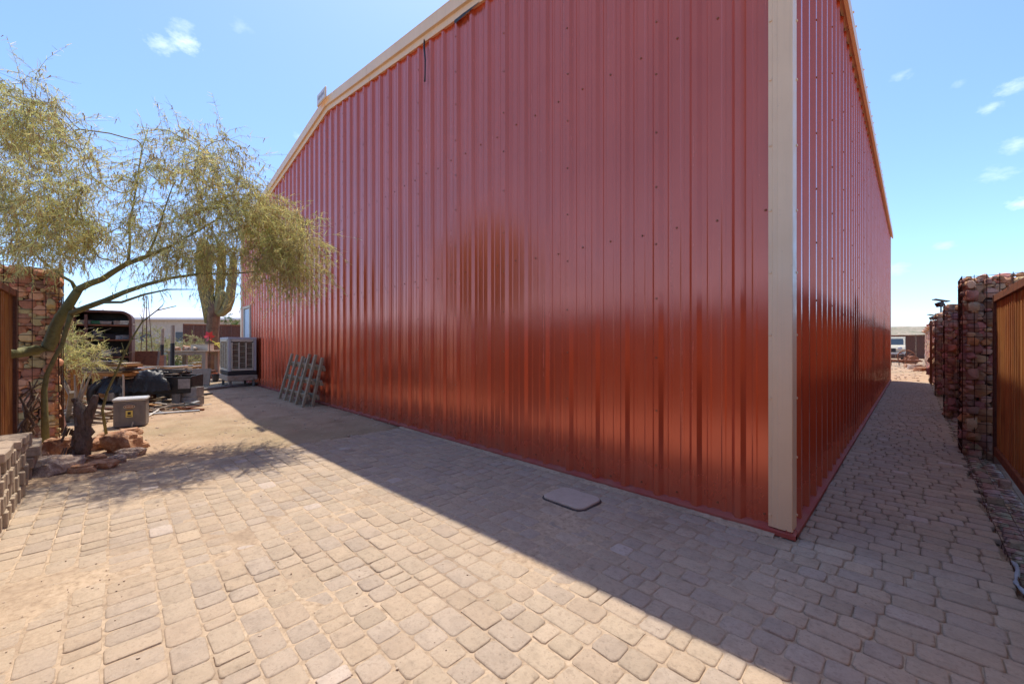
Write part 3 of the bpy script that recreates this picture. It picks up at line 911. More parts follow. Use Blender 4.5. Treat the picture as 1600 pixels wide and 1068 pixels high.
def gabion(name, label, x0, x1, y0, y1, z0, z1, faces, rh=.095, wr=(.085, .155), n_parts=300, mesh_step=(.10, .10), wire_r=.0035, group=None, top_extra=0.0, warm=False):
    base = Vector(((x0+x1)/2, (y0+y1)/2, 0))
    e = thing(name, label, 'gabion', base, 0, group)
    S = []
    th = .12
    if '-x' in faces: S += pack_face((x0, y1, z0), (0,-1,0), (0,0,1), (-1,0,0), y1-y0, z1-z0, rh, wr, th)
    if '-y' in faces: S += pack_face((x0, y0, z0), (1,0,0), (0,0,1), (0,-1,0), x1-x0, z1-z0, rh, wr, th)
    if '+y' in faces: S += pack_face((x1, y1, z0), (-1,0,0), (0,0,1), (0,1,0), x1-x0, z1-z0, rh, wr, th)
    if '+x' in faces: S += pack_face((x1, y0, z0), (0,1,0), (0,0,1), (1,0,0), y1-y0, z1-z0, rh, wr, th)
    if 'top' in faces: S += pack_face((x0, y0, z1 + .015), (0,1,0), (1,0,0), (0,0,1), y1-y0, x1-x0, rh*1.2, wr, th*.8, .05)
    cen = Vector((0, 0, CAM_H))
    S.sort(key=lambda s: (Vector(s[0]) - cen).length)
    parts, rest = S[:n_parts], S[n_parts:]
    for s in parts:
        m = stone_matrix(s); m.translation -= base
        o = link('stone', STONES[random.randrange(*SETS[warm])], e); o.matrix_local = m
    if rest:
        mb = MB()
        for s in rest:
            k = random.randrange(*SETS[warm]); m = np.array(stone_matrix(s)); pts = SV[k] @ m[:3, :3].T + m[:3, 3] - np.array(base)
            mb.poly(pts.tolist(), SF[k], STT[k])
        kind(mb.build('stone_fill', M['stone'], e, smooth=True, auto=34), 'stuff')
    ins = .075
    mb = MB(); mb.box((0, 0, (z0+z1)/2 - .03), (x1-x0-2*ins, y1-y0-2*ins, z1-z0-.09)); mb.build('dark_gap_core', M['core'], e)  # darkened box behind the stones, shade of the gaps painted in
    # welded mesh: thin round bars on each shown face
    mb = MB(); g = .006; r = wire_r
    X0, X1, Y0, Y1 = x0-g-base.x, x1+g-base.x, y0-g-base.y, y1+g-base.y
    def wire(a, b):
        a, b = Vector(a), Vector(b); m_ = (a+b)/2 + Vector((random.gauss(0, .003), random.gauss(0, .003), random.gauss(0, .003)))
        mb.tube([a, m_, b], r, 5, False)
    ext = top_extra
    def frange(a, b, st):
        k = max(1, round((b-a)/st)); return [a + (b-a)*i/k for i in range(k+1)]
    if '-x' in faces:
        for yy in frange(Y0, Y1, mesh_step[0]): wire((X0, yy, z0), (X0, yy, z1 + ext))
        for zz in frange(z0, z1, mesh_step[1]): wire((X0-r, Y0, zz), (X0-r, Y1, zz))
    for f_, yy in (('-y', Y0), ('+y', Y1)):
        if f_ in faces:
            for xx in frange(X0, X1, mesh_step[0]): wire((xx, yy, z0), (xx, yy, z1 + ext))
            for zz in frange(z0, z1, mesh_step[1]): wire((X0, yy-r, zz), (X1, yy-r, zz))
    if '+x' in faces:
        for yy in frange(Y0, Y1, mesh_step[0]): wire((X1, yy, z0), (X1, yy, z1 + ext))
        for zz in frange(z0, z1, mesh_step[1]): wire((X1+r, Y0, zz), (X1+r, Y1, zz))
    if 'top' in faces and z1 < .3:
        for yy in frange(Y0, Y1, mesh_step[0]): wire((X0, yy, z1+.02), (X1, yy, z1+.02))
        for xx in frange(X0, X1, mesh_step[0]): wire((xx, Y0, z1+.024), (xx, Y1, z1+.024))
    mb.build('wire_mesh', M['wire'], e)
    return e
gabion('gabion', 'tall wire gabion of reddish stones beside the rusty gate', .41, 1.25, 7.08, 7.62, -.03, 2.07, ('-y', '-x', 'top'), n_parts=300, top_extra=.02, wire_r=.0036)
gabion('gabion', 'shaded wire gabion column second along the paved passage', .405, 1.0, 10.6, 11.1, -.03, 1.98, ('-y', '-x', 'top'), n_parts=200, wire_r=.003)
gabion('gabion', 'shaded wire gabion column third along the paved passage', .405, 1.0, 14.8, 15.3, -.03, 2.06, ('-y', '-x', 'top'), n_parts=120, wire_r=.0035)
gabion('gabion', 'sunlit wire gabion beyond the building shadow by the gravel', .41, 1.1, 19.0, 31, -.03, 2.0, ('-x', '-y', 'top'), rh=.13, wr=(.2, .34), n_parts=20, mesh_step=(3.0, .25), wire_r=.003)
mb = MB(); mb.box((.405, 18.9, 1.0), (.06, .06, 2.1), ch=.005); tag(mb.build('steel_post', M['rust']), 'rusty steel post before the sunlit gabion', 'post')
fence('rusty_fence', 'recessed rusty fence between the first and second gabion columns', 'fence', (.70, 10.58, 0), (.70, 7.65, 0), 1.84, .27, 3.0)
fence('rusty_fence', 'recessed rusty fence between the second and third gabion columns', 'fence', (.70, 14.77, 0), (.70, 11.13, 0), 1.84, .27, 3.7)
fence('rusty_fence', 'recessed rusty fence past the third gabion column', 'fence', (.70, 18.85, 0), (.70, 15.33, 0), 1.84, .27, 3.6)
# low gabion mattress let into the ground along the gate
gabion('gabion_mattress', 'low wire mattress of small flat stones between the pavers and gate', .415, .615, 2.2, 7.02, -.10, -.012, ('top', '-x'), rh=.035, wr=(.045, .10), warm='grey', n_parts=300, mesh_step=(.10, .10), wire_r=.0018)
gabion('gabion_mattress', 'low stone mattress past the first gabion column', .415, .64, 7.66, 10.55, -.10, -.012, ('top',), rh=.035, wr=(.07, .14), warm='grey', n_parts=60, mesh_step=(.2, .2), wire_r=.0018)
# yard gabions by the tree
gl = P(46, 600, 5.45)
gabion('gabion', 'tall wire gabion of rust-brown stones behind the green tree limb', gl.x - .42, gl.x + .26, gl.y - .30, gl.y + .28, -.03, 2.30, ('+x', '+y', 'top'), n_parts=300, wire_r=.0042, mesh_step=(.12, .11), top_extra=.12, warm=True)
g2 = P(83, 520, 7.3)
gabion('gabion', 'low reddish gabion standing behind the tall yard gabion', g2.x - .5, g2.x + .12, g2.y - .3, g2.y + .25, -.03, 2.0, ('+x', '+y', 'top'), n_parts=80, wire_r=.004, warm=True)

# ================================================================== trees and plants
def quad_cloud(name, mat, parent, A, B, W, tints):
    """thin blades from A to B (n,3) with half-width vectors W"""
    n = len(A)
    V = np.empty((n, 4, 3)); V[:, 0] = A - W; V[:, 1] = A + W; V[:, 2] = B + W * .4; V[:, 3] = B - W * .4
    me = bpy.data.meshes.new(name)
    me.vertices.add(n * 4); me.vertices.foreach_set('co', V.reshape(-1))
    me.loops.add(n * 4); me.loops.foreach_set('vertex_index', np.arange(n * 4, dtype=np.int32))
    me.polygons.add(n); me.polygons.foreach_set('loop_start', np.arange(0, n * 4, 4, dtype=np.int32))
    at = me.color_attributes.new('tint', 'FLOAT_COLOR', 'POINT')
    c = np.ones((n * 4, 4), dtype=np.float32); c[:, :3] = np.repeat(tints, 4, axis=0)
    at.data.foreach_set('color', c.ravel())
    me.materials.append(mat); me.update(calc_edges=True)
    return link(name, me, parent)
def unit(n):
    d = rng.normal(size=(n, 3)); return d / np.linalg.norm(d, axis=1)[:, None]

def grow_tree(root, limbs, attractors, base, r_tip=.0028, n_twig=6, n_leaf=13, twig_len=(.22, .5), leaf_len=(.035, .085), leaf_w=.0028, droop=.9,
              pods=0.0, bark='palo', leaf='paloleaf', arch=.12, pod_top=None, limb_k=1.0):
    """limbs: list of (points, radii) in world coordinates; attractors (n,3) are twig-cluster centres the branches reach for"""
    base = np.array(base)
    pos, par, fix = [], [], []
    for pts, rad in limbs:
        rad = [q * limb_k for q in rad]; tr = MB(); tr.tube([Vector(p) - Vector(base) for p in pts], rad, 10)
        tr.build('trunk' if rad[0] > .036 else 'limb', M[bark], root, smooth=True)
        prev = -1
        for (p, q, ra, rb) in zip(pts, pts[1:], rad, rad[1:]):
            p, q = np.array(p), np.array(q); m = max(1, int(np.linalg.norm(q - p) / .10))
            for k in range(m):
                pos.append(p + (q - p) * k / m); par.append(prev); fix.append(ra + (rb - ra) * k / m); prev = len(pos) - 1
        pos.append(np.array(pts[-1])); par.append(prev); fix.append(rad[-1])
    n_limb = len(pos)
    # branches may not start from the lowest part of a trunk
    PA = np.array(pos); ok = PA[:, 2] > base[2] + .9
    d0 = np.array([np.min(np.linalg.norm(PA[ok] - a, axis=1)) if ok.any() else 0 for a in attractors])
    ends = []
    for i in np.argsort(d0):
        a = attractors[i]; PA = np.array(pos); d = np.linalg.norm(PA - a, axis=1)
        d = d + np.where(PA[:, 2] > a[2] + .15, .5, 0) + np.where(PA[:, 2] < base[2] + .9, 9, 0)
        j = int(np.argmin(d)); p = PA[j]; L = np.linalg.norm(a - p); m = max(2, int(L / .09)); prev = j
        side = rng.normal(size=3) * .10 * L
        dirp = p - PA[par[j]] if par[j] >= 0 else np.array([0, 0, .05])
        dirp = dirp / (np.linalg.norm(dirp) + 1e-9)
        c1 = p + dirp * L * .38 + np.array([0, 0, arch * L]) + side
        for k in range(1, m + 1):
            t_ = k / m; q = (1-t_)**2 * p + 2*(1-t_)*t_ * c1 + t_**2 * a + rng.normal(size=3) * .006
            pos.append(q); par.append(prev); fix.append(0); prev = len(pos) - 1
        ends.append((prev, a, a - c1))
    rad = [0.0] * len(pos); acc_ = [0.0] * len(pos)
    for i in range(len(pos) - 1, -1, -1):
        r_ = max(acc_[i] ** (1/2.35) if acc_[i] > 0 else r_tip, r_tip)
        rad[i] = max(r_, fix[i]) if i < n_limb else r_
        if par[i] >= 0: acc_[par[i]] += min(r_, .02) ** 2.35
    mb = MB()
    PA = np.array(pos) - base
    for i in range(n_limb, len(pos)):
        j = par[i]; rj = min(rad[j], rad[i] * 1.5)
        mb.tube([PA[j], PA[i]], [rj, rad[i]], 5, False)
    # twigs
    A, B = [], []
    tips = []
    for _, a, dr in ends:
        dr = dr / (np.linalg.norm(dr) + 1e-9)
        for k in range(n_twig):
            d = dr * .7 + rng.normal(size=3) * .75; d /= np.linalg.norm(d)
            L = rng.uniform(*twig_len); p = a + rng.normal(size=3) * .02; segs = 5; pts = [p]
            for s in range(segs):
                d = d + np.array([0, 0, -droop * .30]); d /= np.linalg.norm(d)
                p = p + d * L / segs; pts.append(p)
            pts = np.array(pts)
            mb.tube(list(pts[[0, 2, 5]] - base), [r_tip * .8, r_tip * .6, r_tip * .35], 3, False)
            tips.append(pts)
    mb.build('branch_network', M['twig'] if bark == 'palo' else M[bark], root, smooth=True)
    T = np.array(tips)                                    # (n,6,3)
    n = len(T) * n_leaf
    ti = rng.integers(0, len(T), n); f = rng.uniform(.1, 5, n); k0 = np.minimum(f.astype(int), 4); fr = (f - k0)[:, None]
    S = T[ti, k0] * (1 - fr) + T[ti, k0 + 1] * fr
    along = T[ti, k0 + 1] - T[ti, k0]; along /= np.linalg.norm(along, axis=1)[:, None] + 1e-9
    D = unit(n) * .8 + along * .8 + np.array([0, 0, -.45 * droop]); D /= np.linalg.norm(D, axis=1)[:, None]
    E_ = S + D * rng.uniform(*leaf_len, n)[:, None]
    Wv = np.cross(D, unit(n)); Wv /= np.linalg.norm(Wv, axis=1)[:, None]; Wv *= leaf_w * rng.uniform(.7, 1.4, n)[:, None]
    g = rng.normal(1, .16, n).clip(.5, 1.5)[:, None]; warm = rng.uniform(.85, 1.15, n)[:, None]
    tn = np.hstack([g * warm, g, g * .9])
    kind(quad_cloud('foliage', M[leaf], root, S - base, E_ - base, Wv, tn), 'stuff')
    if pods:
        n = int(len(T) * pods); ti = rng.integers(0, len(T), n)
        if pod_top is not None:
            zt = T[ti, 3, 2]; keep = rng.uniform(size=n) < np.clip((zt - pod_top) / .5 + .25, .08, 1); ti = ti[keep]; n = len(ti)
        k0 = rng.integers(1, 6, n); S = T[ti, k0] + rng.normal(size=(n, 3)) * .01
        D = np.array([0, 0, -1.]) + rng.normal(size=(n, 3)) * .22; D /= np.linalg.norm(D, axis=1)[:, None]
        E_ = S + D * rng.uniform(.035, .075, n)[:, None]
        Wv = np.cross(D, unit(n)); Wv /= np.linalg.norm(Wv, axis=1)[:, None]; Wv *= .0055
        g = rng.normal(1, .15, n).clip(.6, 1.4)[:, None]
        M_l = quad_cloud('seed_pods', M['podleaf'], root, S - base, E_ - base, Wv, np.hstack([g, g, g])); kind(M_l, 'stuff')
M['podleaf'] = leafmat('tan_seed_pods', [(.30,.19,.08), (.42,.28,.12), (.36,.23,.10)])
def cloud_points(cx, cy, rx, ry, z, dz, n, fill=.35):
    """points through an ellipsoid given by its photo place and depth"""
    out = []
    while len(out) < n:
        d = rng.normal(size=3); d /= np.linalg.norm(d); d *= rng.uniform(fill, 1) ** .6
        zz = z + d[2] * dz
        out.append(np.array(P(cx + d[0] * rx, cy + d[1] * ry, zz)))
    return out
def pl(*pts): return [P(*p) for p in pts]

# the big palo verde over the yard
b0 = G(72, 702)
tree = thing('palo_verde_tree', 'sprawling palo verde with bent green limb reaching over the yard', 'tree', b0)
limbs = [
    (pl((10, 553, 4.75), (24, 552, 4.9), (42, 549, 5.0), (60, 546, 5.05), (74, 543, 5.1), (81, 530, 5.12), (86, 512, 5.13), (94, 496, 5.13), (106, 478, 5.12), (117, 461, 5.12), (124, 450, 5.12)),
     [.092, .098, .098, .10, .115, .115, .10, .094, .088, .080, .070]),
    (pl((122, 452, 5.12), (140, 443, 5.1), (160, 436, 5.1), (178, 424, 5.08), (198, 412, 5.05), (228, 401, 5.0), (262, 387, 5.0), (300, 366, 5.05), (340, 342, 5.1)),
     [.068, .060, .056, .052, .046, .038, .031, .024, .014]),
    (pl((112, 489, 5.1), (135, 480, 5.05), (165, 469, 5.0), (195, 456, 4.95), (230, 444, 4.95), (268, 434, 5.0), (310, 428, 5.1), (355, 428, 5.3), (405, 424, 5.5)),
     [.058, .054, .049, .044, .036, .028, .023, .018, .011]),
    (pl((160, 472, 5.0), (190, 472, 4.9), (225, 460, 4.85), (262, 452, 4.85), (305, 452, 4.9)), [.030, .024, .020, .014, .008]),
    ([b0 + Vector((0, 0, -.05))] + pl((70, 650, 4.9), (69, 610, 4.92), (73, 586, 4.95), (84, 562, 5.0), (97, 538, 5.05), (104, 512, 5.08), (112, 488, 5.1)),
     [.062, .050, .044, .040, .038, .036, .038, .048]),
    (pl((120, 455, 5.12), (112, 440, 5.1), (98, 432, 5.05), (82, 420, 5.0), (62, 404, 4.95), (40, 380, 4.9), (28, 350, 4.9)), [.044, .030, .026, .024, .021, .016, .010]),
    (pl((200, 411, 5.05), (203, 380, 5.1), (202, 350, 5.15), (210, 310, 5.2), (216, 270, 5.2), (222, 232, 5.2), (232, 200, 5.2)), [.028, .022, .020, .017, .014, .011, .006]),
    (pl((230, 400, 5.0), (244, 370, 5.0), (256, 330, 4.95), (270, 290, 4.9)), [.022, .018, .014, .008]),
]
att = (cloud_points(55, 270, 105, 120, 4.7, .75, 125) + cloud_points(25, 165, 60, 60, 4.7, .5, 26) + cloud_points(300, 285, 110, 85, 5.0, .6, 92)
       + cloud_points(440, 385, 66, 76, 5.5, .5, 95, .1) + cloud_points(338, 405, 35, 40, 5.3, .4, 22) + cloud_points(210, 385, 150, 50, 5.0, .6, 50) + cloud_points(90, 370, 90, 45, 4.8, .6, 40) + cloud_points(370, 330, 60, 60, 5.3, .5, 35))
grow_tree(tree, limbs, np.array(att), b0, pods=2.3, pod_top=1.9, limb_k=.62, n_twig=8, n_leaf=16, leaf_w=.0027, leaf_len=(.035, .095), droop=.62, twig_len=(.22, .58))

def bush(name, label, c, rx, rz_, n_att, leaf='bushleaf', leaf_w=.006, leaf_len=(.04, .10), n_twig=7, n_leaf=22, twig=(.18, .5), droop=.3, cat='shrub', group=None, stems=5, bark='wood', zmin=.05):
    c = Vector(c); e = thing(name, label, cat, c, 0, group)
    limbs = []
    for k in range(stems):
        a = 6.28 * k / stems + random.uniform(-.4, .4); q = rx * .45
        limbs.append(([c + Vector((0, 0, -.05)), c + Vector((math.cos(a)*q*.3, math.sin(a)*q*.3, rz_*.5)), c + Vector((math.cos(a)*q, math.sin(a)*q, rz_*1.0))], [.03, .022, .010]))
    att = []
    while len(att) < n_att:
        d = rng.normal(size=3); d /= np.linalg.norm(d); d *= rng.uniform(.4, 1)
        p = np.array(c) + np.array([d[0]*rx, d[1]*rx, rz_ + d[2]*rz_*.95])
        if p[2] > zmin: att.append(p)
    grow_bush(e, limbs, att, c, n_twig, n_leaf, twig, leaf_len, leaf_w, droop, leaf, bark)
    return e
def grow_bush(e, limbs, att, c, n_twig, n_leaf, twig, leaf_len, leaf_w, droop, leaf, bark):
    grow_tree(e, limbs, np.array(att), (c[0], c[1], c[2] - 1.0), n_twig=n_twig, n_leaf=n_leaf, twig_len=twig, leaf_len=leaf_len, leaf_w=leaf_w, droop=droop, bark=bark, leaf=leaf, r_tip=.004)
    for ch in e.children: ch.location.z -= 1.0

def at_depth(px, z): 
    p = P(px, HORIZON, z); p.z = 0; return p
bush('desert_shrub', 'loose grey-green shrub beside the far metal post', at_depth(225, 14), .9, .85, 40)
bush('desert_shrub', 'broad pale desert shrub behind the plank table', at_depth(275, 19), 1.5, .95, 60, leaf_w=.008)
bush('desert_shrub', 'tall olive shrub beneath the white-roofed building', at_depth(190, 22), 1.8, 1.5, 70, leaf_w=.009)
bush('desert_shrub', 'low green shrub at the foot of the timber post', at_depth(262, 16.2), .8, .42, 40, leaf='greenleaf')
bush('desert_shrub', 'twiggy shrub behind the open rusty cabinet', at_depth(110, 13), 1.4, 1.25, 60)
bush('desert_tree', 'bushy green tree behind the far brown fence', at_depth(362, 31), 1.9, 1.75, 80, leaf='greenleaf', leaf_w=.013, leaf_len=(.07, .16), cat='tree', twig=(.3, .7))
bush('desert_shrub', 'wispy pale shrub standing before the far brown fence', at_depth(312, 20.5), 1.0, .75, 45)
bush('creosote_bush', 'bright yellow-green undergrowth bush behind the green tree limb', at_depth(120, 6.7), .45, .78, 22, leaf='paloleaf', leaf_w=.0035, zmin=.95, n_leaf=16)

# agave-like yellow plant by the cooler
ap = at_depth(362, 15.5)
ag = thing('agave_plant', 'yellow-green spiky plant behind the swamp cooler', 'plant', ap)
for k in range(16):
    a = 2.4 * k; tl = .55 + .6 * (k % 4) / 4; mb = MB(); c, s = math.cos(a), math.sin(a)
    pts = []
    for t_, w, z in ((0, .03, .55), (.35, .055, 1.0), (.7, .04, 1.35), (1, .003, 1.5 if k % 2 else 1.25)):
        r_ = tl * t_ * .75
        pts += [(c*r_ - s*w, s*r_ + c*w, z), (c*r_, s*r_, z - .02), (c*r_ + s*w, s*r_ - c*w, z)]
    mb.poly(pts, [(3*i+j, 3*i+j+1, 3*i+j+4, 3*i+j+3) for i in range(3) for j in range(2)], (1, 1, 1))
    mb.build('leaf', M['agave'], ag, smooth=True)
mb = MB(); mb.lathe([(.18, 0), (.16, .35), (.10, .62)], 10); mb.build('stalk', M['wood'], ag, smooth=True)

# ---- saguaro
def ribbed(mb, path, radii, ribs=14, depth=.13):
    n = ribs * 4; pts = [Vector(p) for p in path]; o = len(mb.v); ref = Vector((.02, 1, .05))
    for i, p in enumerate(pts):
        d = (pts[min(i+1, len(pts)-1)] - pts[max(i-1, 0)]).normalized()
        a = d.cross(ref).normalized(); b = a.cross(d)
        for k in range(n):
            t_ = 2*math.pi*k/n; r_ = radii[i] * (1 + depth * (abs(math.sin(t_*ribs/2)) - .6) * -1)
            mb.v.append(tuple(p + (a*math.cos(t_) + b*math.sin(t_))*r_)); mb.t.append(None)
    for i in range(len(pts)-1):
        for k in range(n):
            k2 = (k+1) % n; mb.f.append((o+i*n+k, o+i*n+k2, o+(i+1)*n+k2, o+(i+1)*n+k))
    mb.f.append(tuple(o+(len(pts)-1)*n+k for k in range(n))); mb.f.append(tuple(o+k for k in range(n))[::-1])
sg = at_depth(330, 16.6); sag = thing('saguaro_cactus', 'old saguaro cactus with upturned arms beside the plank table', 'cactus', sg, CAM_ROT)
k_ = 16.6 / FOCAL_PX
def sp(px, py, dy=0): return ((px - 330) * k_, dy, CAM_H + (HORIZON - py) * k_)
mb = MB(); ribbed(mb, [(0, 0, -.05), sp(331, 560), sp(332, 520), sp(334, 492), sp(336, 470)], [.25, .23, .215, .225, .21], 12, .05); mb.build('old_trunk', M['saguaroscar'], sag, smooth=True)
mb = MB(); ribbed(mb, [sp(326, 505), sp(325, 480), sp(322, 455), sp(319, 430), sp(318, 405), sp(318, 385), sp(318, 376), sp(318, 372)], [.13, .20, .245, .26, .25, .22, .14, .05], 15); mb.build('main_column', M['saguaro'], sag, smooth=True)
mb = MB(); ribbed(mb, [sp(333, 480, .2), sp(337, 450, .25), sp(339, 420, .25), sp(340, 392, .25), sp(340, 380, .25), sp(340, 375, .25)], [.14, .15, .15, .14, .10, .04], 13); mb.build('column', M['saguaro'], sag, smooth=True)
mb = MB(); ribbed(mb, [sp(338, 492), sp(341, 484), sp(345, 472), sp(347, 462), sp(348, 456), sp(348, 453)], [.14, .18, .20, .19, .12, .04], 11); mb.build('arm', M['saguaro'], sag, smooth=True)
mb = MB(); ribbed(mb, [sp(338, 490), sp(346, 489), sp(354, 482), sp(359, 468), sp(362, 448), sp(364, 425), sp(365, 408), sp(365, 400), sp(365, 397)], [.12, .15, .165, .165, .15, .14, .12, .09, .04], 12); mb.build('arm', M['saguaro'], sag, smooth=True)

# ================================================================== things in the yard
def blob_rock(name, label, c, size, mat, seed, rz=0., group=None, cat='rock'):
    import bmesh
    bm = bmesh.new(); bmesh.ops.create_icosphere(bm, subdivisions=3, radius=1)
    off = Vector((seed * 7.3, seed * 3.1, seed))
    for v_ in bm.verts:
        c_ = v_.co.normalized(); p = Vector([math.copysign(abs(q) ** .55, q) for q in c_])
        m_ = 1 + mnoise.noise(c_*1.2 + off)*.38 + mnoise.noise(c_*2.8 + off)*.14 + mnoise.noise(c_*5.5 + off)*.10 + mnoise.noise(c_*12 + off)*.05
        v_.co = Vector((p.x*size[0]/2, p.y*size[1]/2, p.z*size[2]/2)) * m_ + Vector((0, 0, size[2]*.36))
    me = bpy.data.meshes.new(name); bm.to_mesh(me); bm.free(); me.materials.append(M[mat])
    me.polygons.foreach_set('use_smooth', [True]*len(me.polygons)); me.update(); me.set_sharp_from_angle(angle=R(28))
    return tag(link(name, me, None, c, (0, 0, rz)), label, cat, group)
RG = 'rocks ringing the dead stump'
for i, (px, py, w, d, h, mat, lab, a) in enumerate([
    (78, 738, .42, .30, .17, 'rockpale', 'pale flat boulder at the edge of the pavers by the stacks', .75),
    (191, 705, .34, .26, .25, 'rock', 'big upright orange boulder in the ring beneath the grey box', .8),
    (150, 702, .26, .22, .15, 'rock', 'squat orange rock between the stump and the upright boulder', .6),
    (96, 712, .27, .22, .24, 'rock', 'dark orange boulder leaning behind the dead stump', .9),
    (150, 722, .17, .14, .10, 'rock', 'small rust-red rock at the foot of the stump', .4),
    (205, 712, .26, .18, .10, 'rockpale', 'low pale rock in front of the upright orange boulder', .9),
    (222, 699, .16, .12, .09, 'rock', 'small reddish rock at the outer end of the ring', .3),
    (160, 731, .24, .12, .09, 'rock', 'long low brown rock at the paving edge of the ring', .8),
    (182, 722, .18, .13, .09, 'rockpale', 'rounded grey-pink rock beside the long low rock', .2),
    (128, 737, .25, .13, .085, 'rock', 'curved orange rock lying before the stump roots', .85),
    (62, 722, .20, .15, .13, 'rock', 'dark purple rock between the paver stack and pale boulder', .2),
    (205, 680, .22, .2, .12, 'rock', 'brown rock tucked behind the upright orange boulder', .2),
    (170, 690, .3, .2, .13, 'rock', 'flat-topped brown rock at the back of the ring', .6)]):
    blob_rock('rock', lab, G(px, py), (w, d, h), mat, i + 1, a + CAM_ROT - .7, RG)

# dead stump with forked top
sb = G(118, 722); st = thing('dead_stump', 'dark shaggy dead stump with forked top inside the rock ring', 'stump', sb)
mb = MB()
def rough_tube(mb, pts, rad, n=12, amp=.22, seed=0):
    o = len(mb.v); mb.tube(pts, rad, n)
    cen = [Vector(p) for p in pts]
    for i in range(o, len(mb.v)):
        v_ = Vector(mb.v[i]); k = (i - o) // n; c = cen[min(k, len(cen)-1)]
        mb.v[i] = tuple(c + (v_ - c) * (1 + amp * mnoise.noise(v_ * 14 + Vector((seed, 0, 0))) + random.uniform(-.08, .08)))
def interp(pts, m):
    out = []
    for a, b in zip(pts, pts[1:]):
        for k in range(m): out.append(Vector(a) + (Vector(b) - Vector(a)) * k / m)
    return out + [Vector(pts[-1])]
def lpts(base, *pts): return [P(*p) - base for p in pts]
z_ = 4.36
path = interp([Vector((0, 0, -.03))] + lpts(sb, (126, 700, z_), (131, 675, z_), (130, 650, z_), (123, 632, z_), (118, 622, z_)), 4)
rough_tube(mb, path, list(np.linspace(.095, .034, len(path))), 14, .5); mb.build('stump_trunk', M['deadbark'], st, smooth=True)
mb = MB(); path = interp(lpts(sb, (131, 668, z_), (140, 645, z_), (147, 628, z_), (150, 617, z_)), 4)
rough_tube(mb, path, list(np.linspace(.05, .026, len(path))), 10, .4, 3); mb.build('stump_fork', M['deadbark'], st, smooth=True)
mb = MB()
for k in range(46):
    a = random.uniform(0, 6.28); h0 = random.uniform(.05, .55); r0 = .10 - .085*h0
    c = Vector((math.cos(a)*r0 + .03*h0, math.sin(a)*r0, h0))
    mb.bar(c, c + Vector((math.cos(a)*.04, math.sin(a)*.04, -random.uniform(.06, .16))), .02, .006)
mb.build('peeling_bark', M['deadbark'], st)
# dark dead vine climbing the gabion
vb = G(28, 700); mb = MB()
for k in range(7):
    p0 = Vector((random.uniform(-.06, .06), random.uniform(-.06, .06), -.02)); pts = [p0]
    tgt = P(58 + random.uniform(-10, 6), 600 + random.uniform(-15, 30), 5.0 + random.uniform(-.1, .15)) - vb
    for s in range(1, 9): pts.append(p0.lerp(tgt, s/8) + Vector((random.gauss(0, .03), random.gauss(0, .03), random.gauss(0, .02))))
    mb.tube(pts, list(np.linspace(.022, .007, 9)), 6)
tag(mb.build('dead_vine', M['deadbark'], None, smooth=True, loc=vb), 'dark tangled dead vine stems against the yard gabion', 'vine')
# bare cactus-like thorny sapling in front
tb = G(168, 690); mb = MB()
pts = [Vector((0, 0, 0))] + lpts(tb, (160, 640, 5.0), (168, 610, 4.98), (180, 585, 4.97), (192, 558, 4.95), (205, 530, 4.95), (222, 503, 4.95), (245, 485, 4.95), (275, 478, 4.95))
mb.tube(interp(pts, 3), list(np.linspace(.017, .005, len(pts)*3-2)), 7)
sap = thing('thin_sapling', 'thin crooked green sapling leaning across the junk pile', 'sapling', tb)
mb.build('stem', M['palo'], sap, smooth=True)
mb = MB()
for px, py, qx, qy in ((192, 558, 190, 535), (205, 530, 218, 528), (222, 503, 218, 490), (180, 585, 172, 572), (245, 485, 258, 470), (168, 610, 176, 604)):
    mb.tube(lpts(tb, (px, py, 4.95), ((px+qx)/2 + 2, (py+qy)/2, 4.94), (qx, qy, 4.93)), [.007, .005, .002], 5)
mb.build('side_twig', M['palo'], sap, smooth=True)

def face(px): return CAM_ROT + math.atan((800 - px) / FOCAL_PX)
# paver stack along the fence: pavers on edge, four courses
stk = thing('paver_stack', 'long stack of spare pavers on edge along the rusty fence', 'paver stack', (-4.2, -.66, 0))
SPM = []
for k in range(6):
    mb = MB(); t_ = random.choice(PAV_TINTS); g = random.uniform(.8, 1.1)
    mb.box((0, 0, 0), (.055, .225, .108), ch=.006, tint=tuple(c*g for c in t_)); SPM.append(mb.mesh('spare_paver', M['paver']))
x = 0.55
col_i = 0
while x > -1.62:
    top = 4 if x > -1.05 else 3
    if col_i % 9 == 7: top -= 1
    for k in range(top):
        o = link('paver', SPM[random.randrange(6)], stk, (x + random.gauss(0, .003), random.gauss(0, .012) - k*.006, .055 + k*.110), (random.gauss(0, .02), 0, random.gauss(0, .03)))
    x -= .0605 + random.uniform(0, .004); col_i += 1
mb = MB(); mb.box((0, 0, 0), (.225, .225, .07), ch=.007, tint=(.40, .32, .25)); FL = mb.mesh('flat_paver', M['paver'])
for k, (x, yy, z, a) in enumerate([(-1.15, -.01, .367, .03), (-1.40, 0, .367, -.04), (-1.16, 0, .44, .06), (-1.39, .01, .44, .0), (-.7, .0, .478, .05), (-.45, .01, .478, -.03)]):
    link('paver', FL, stk, (x, yy, z + .003), (0, 0, a))
for k in range(4):
    o = link('paver', SPM[k], stk, (-1.78 - k*.003, .0, .055 + k*.11), (0, 0, .1))

# long flat timbers lying over the far end of the stack
tb_ = thing('timber_stack', 'two weathered beams on top of the far paver stack', 'timber', (-6.2, -.62, 0))
for k in range(3):
    mb = MB(); mb.box((0, -.03 + .02*k, .05 + k*.105), (.62 - .05*k, .20, .1), rotz(.06*(k-1)), ch=.008); mb.build('beam', M['woodh'], tb_)

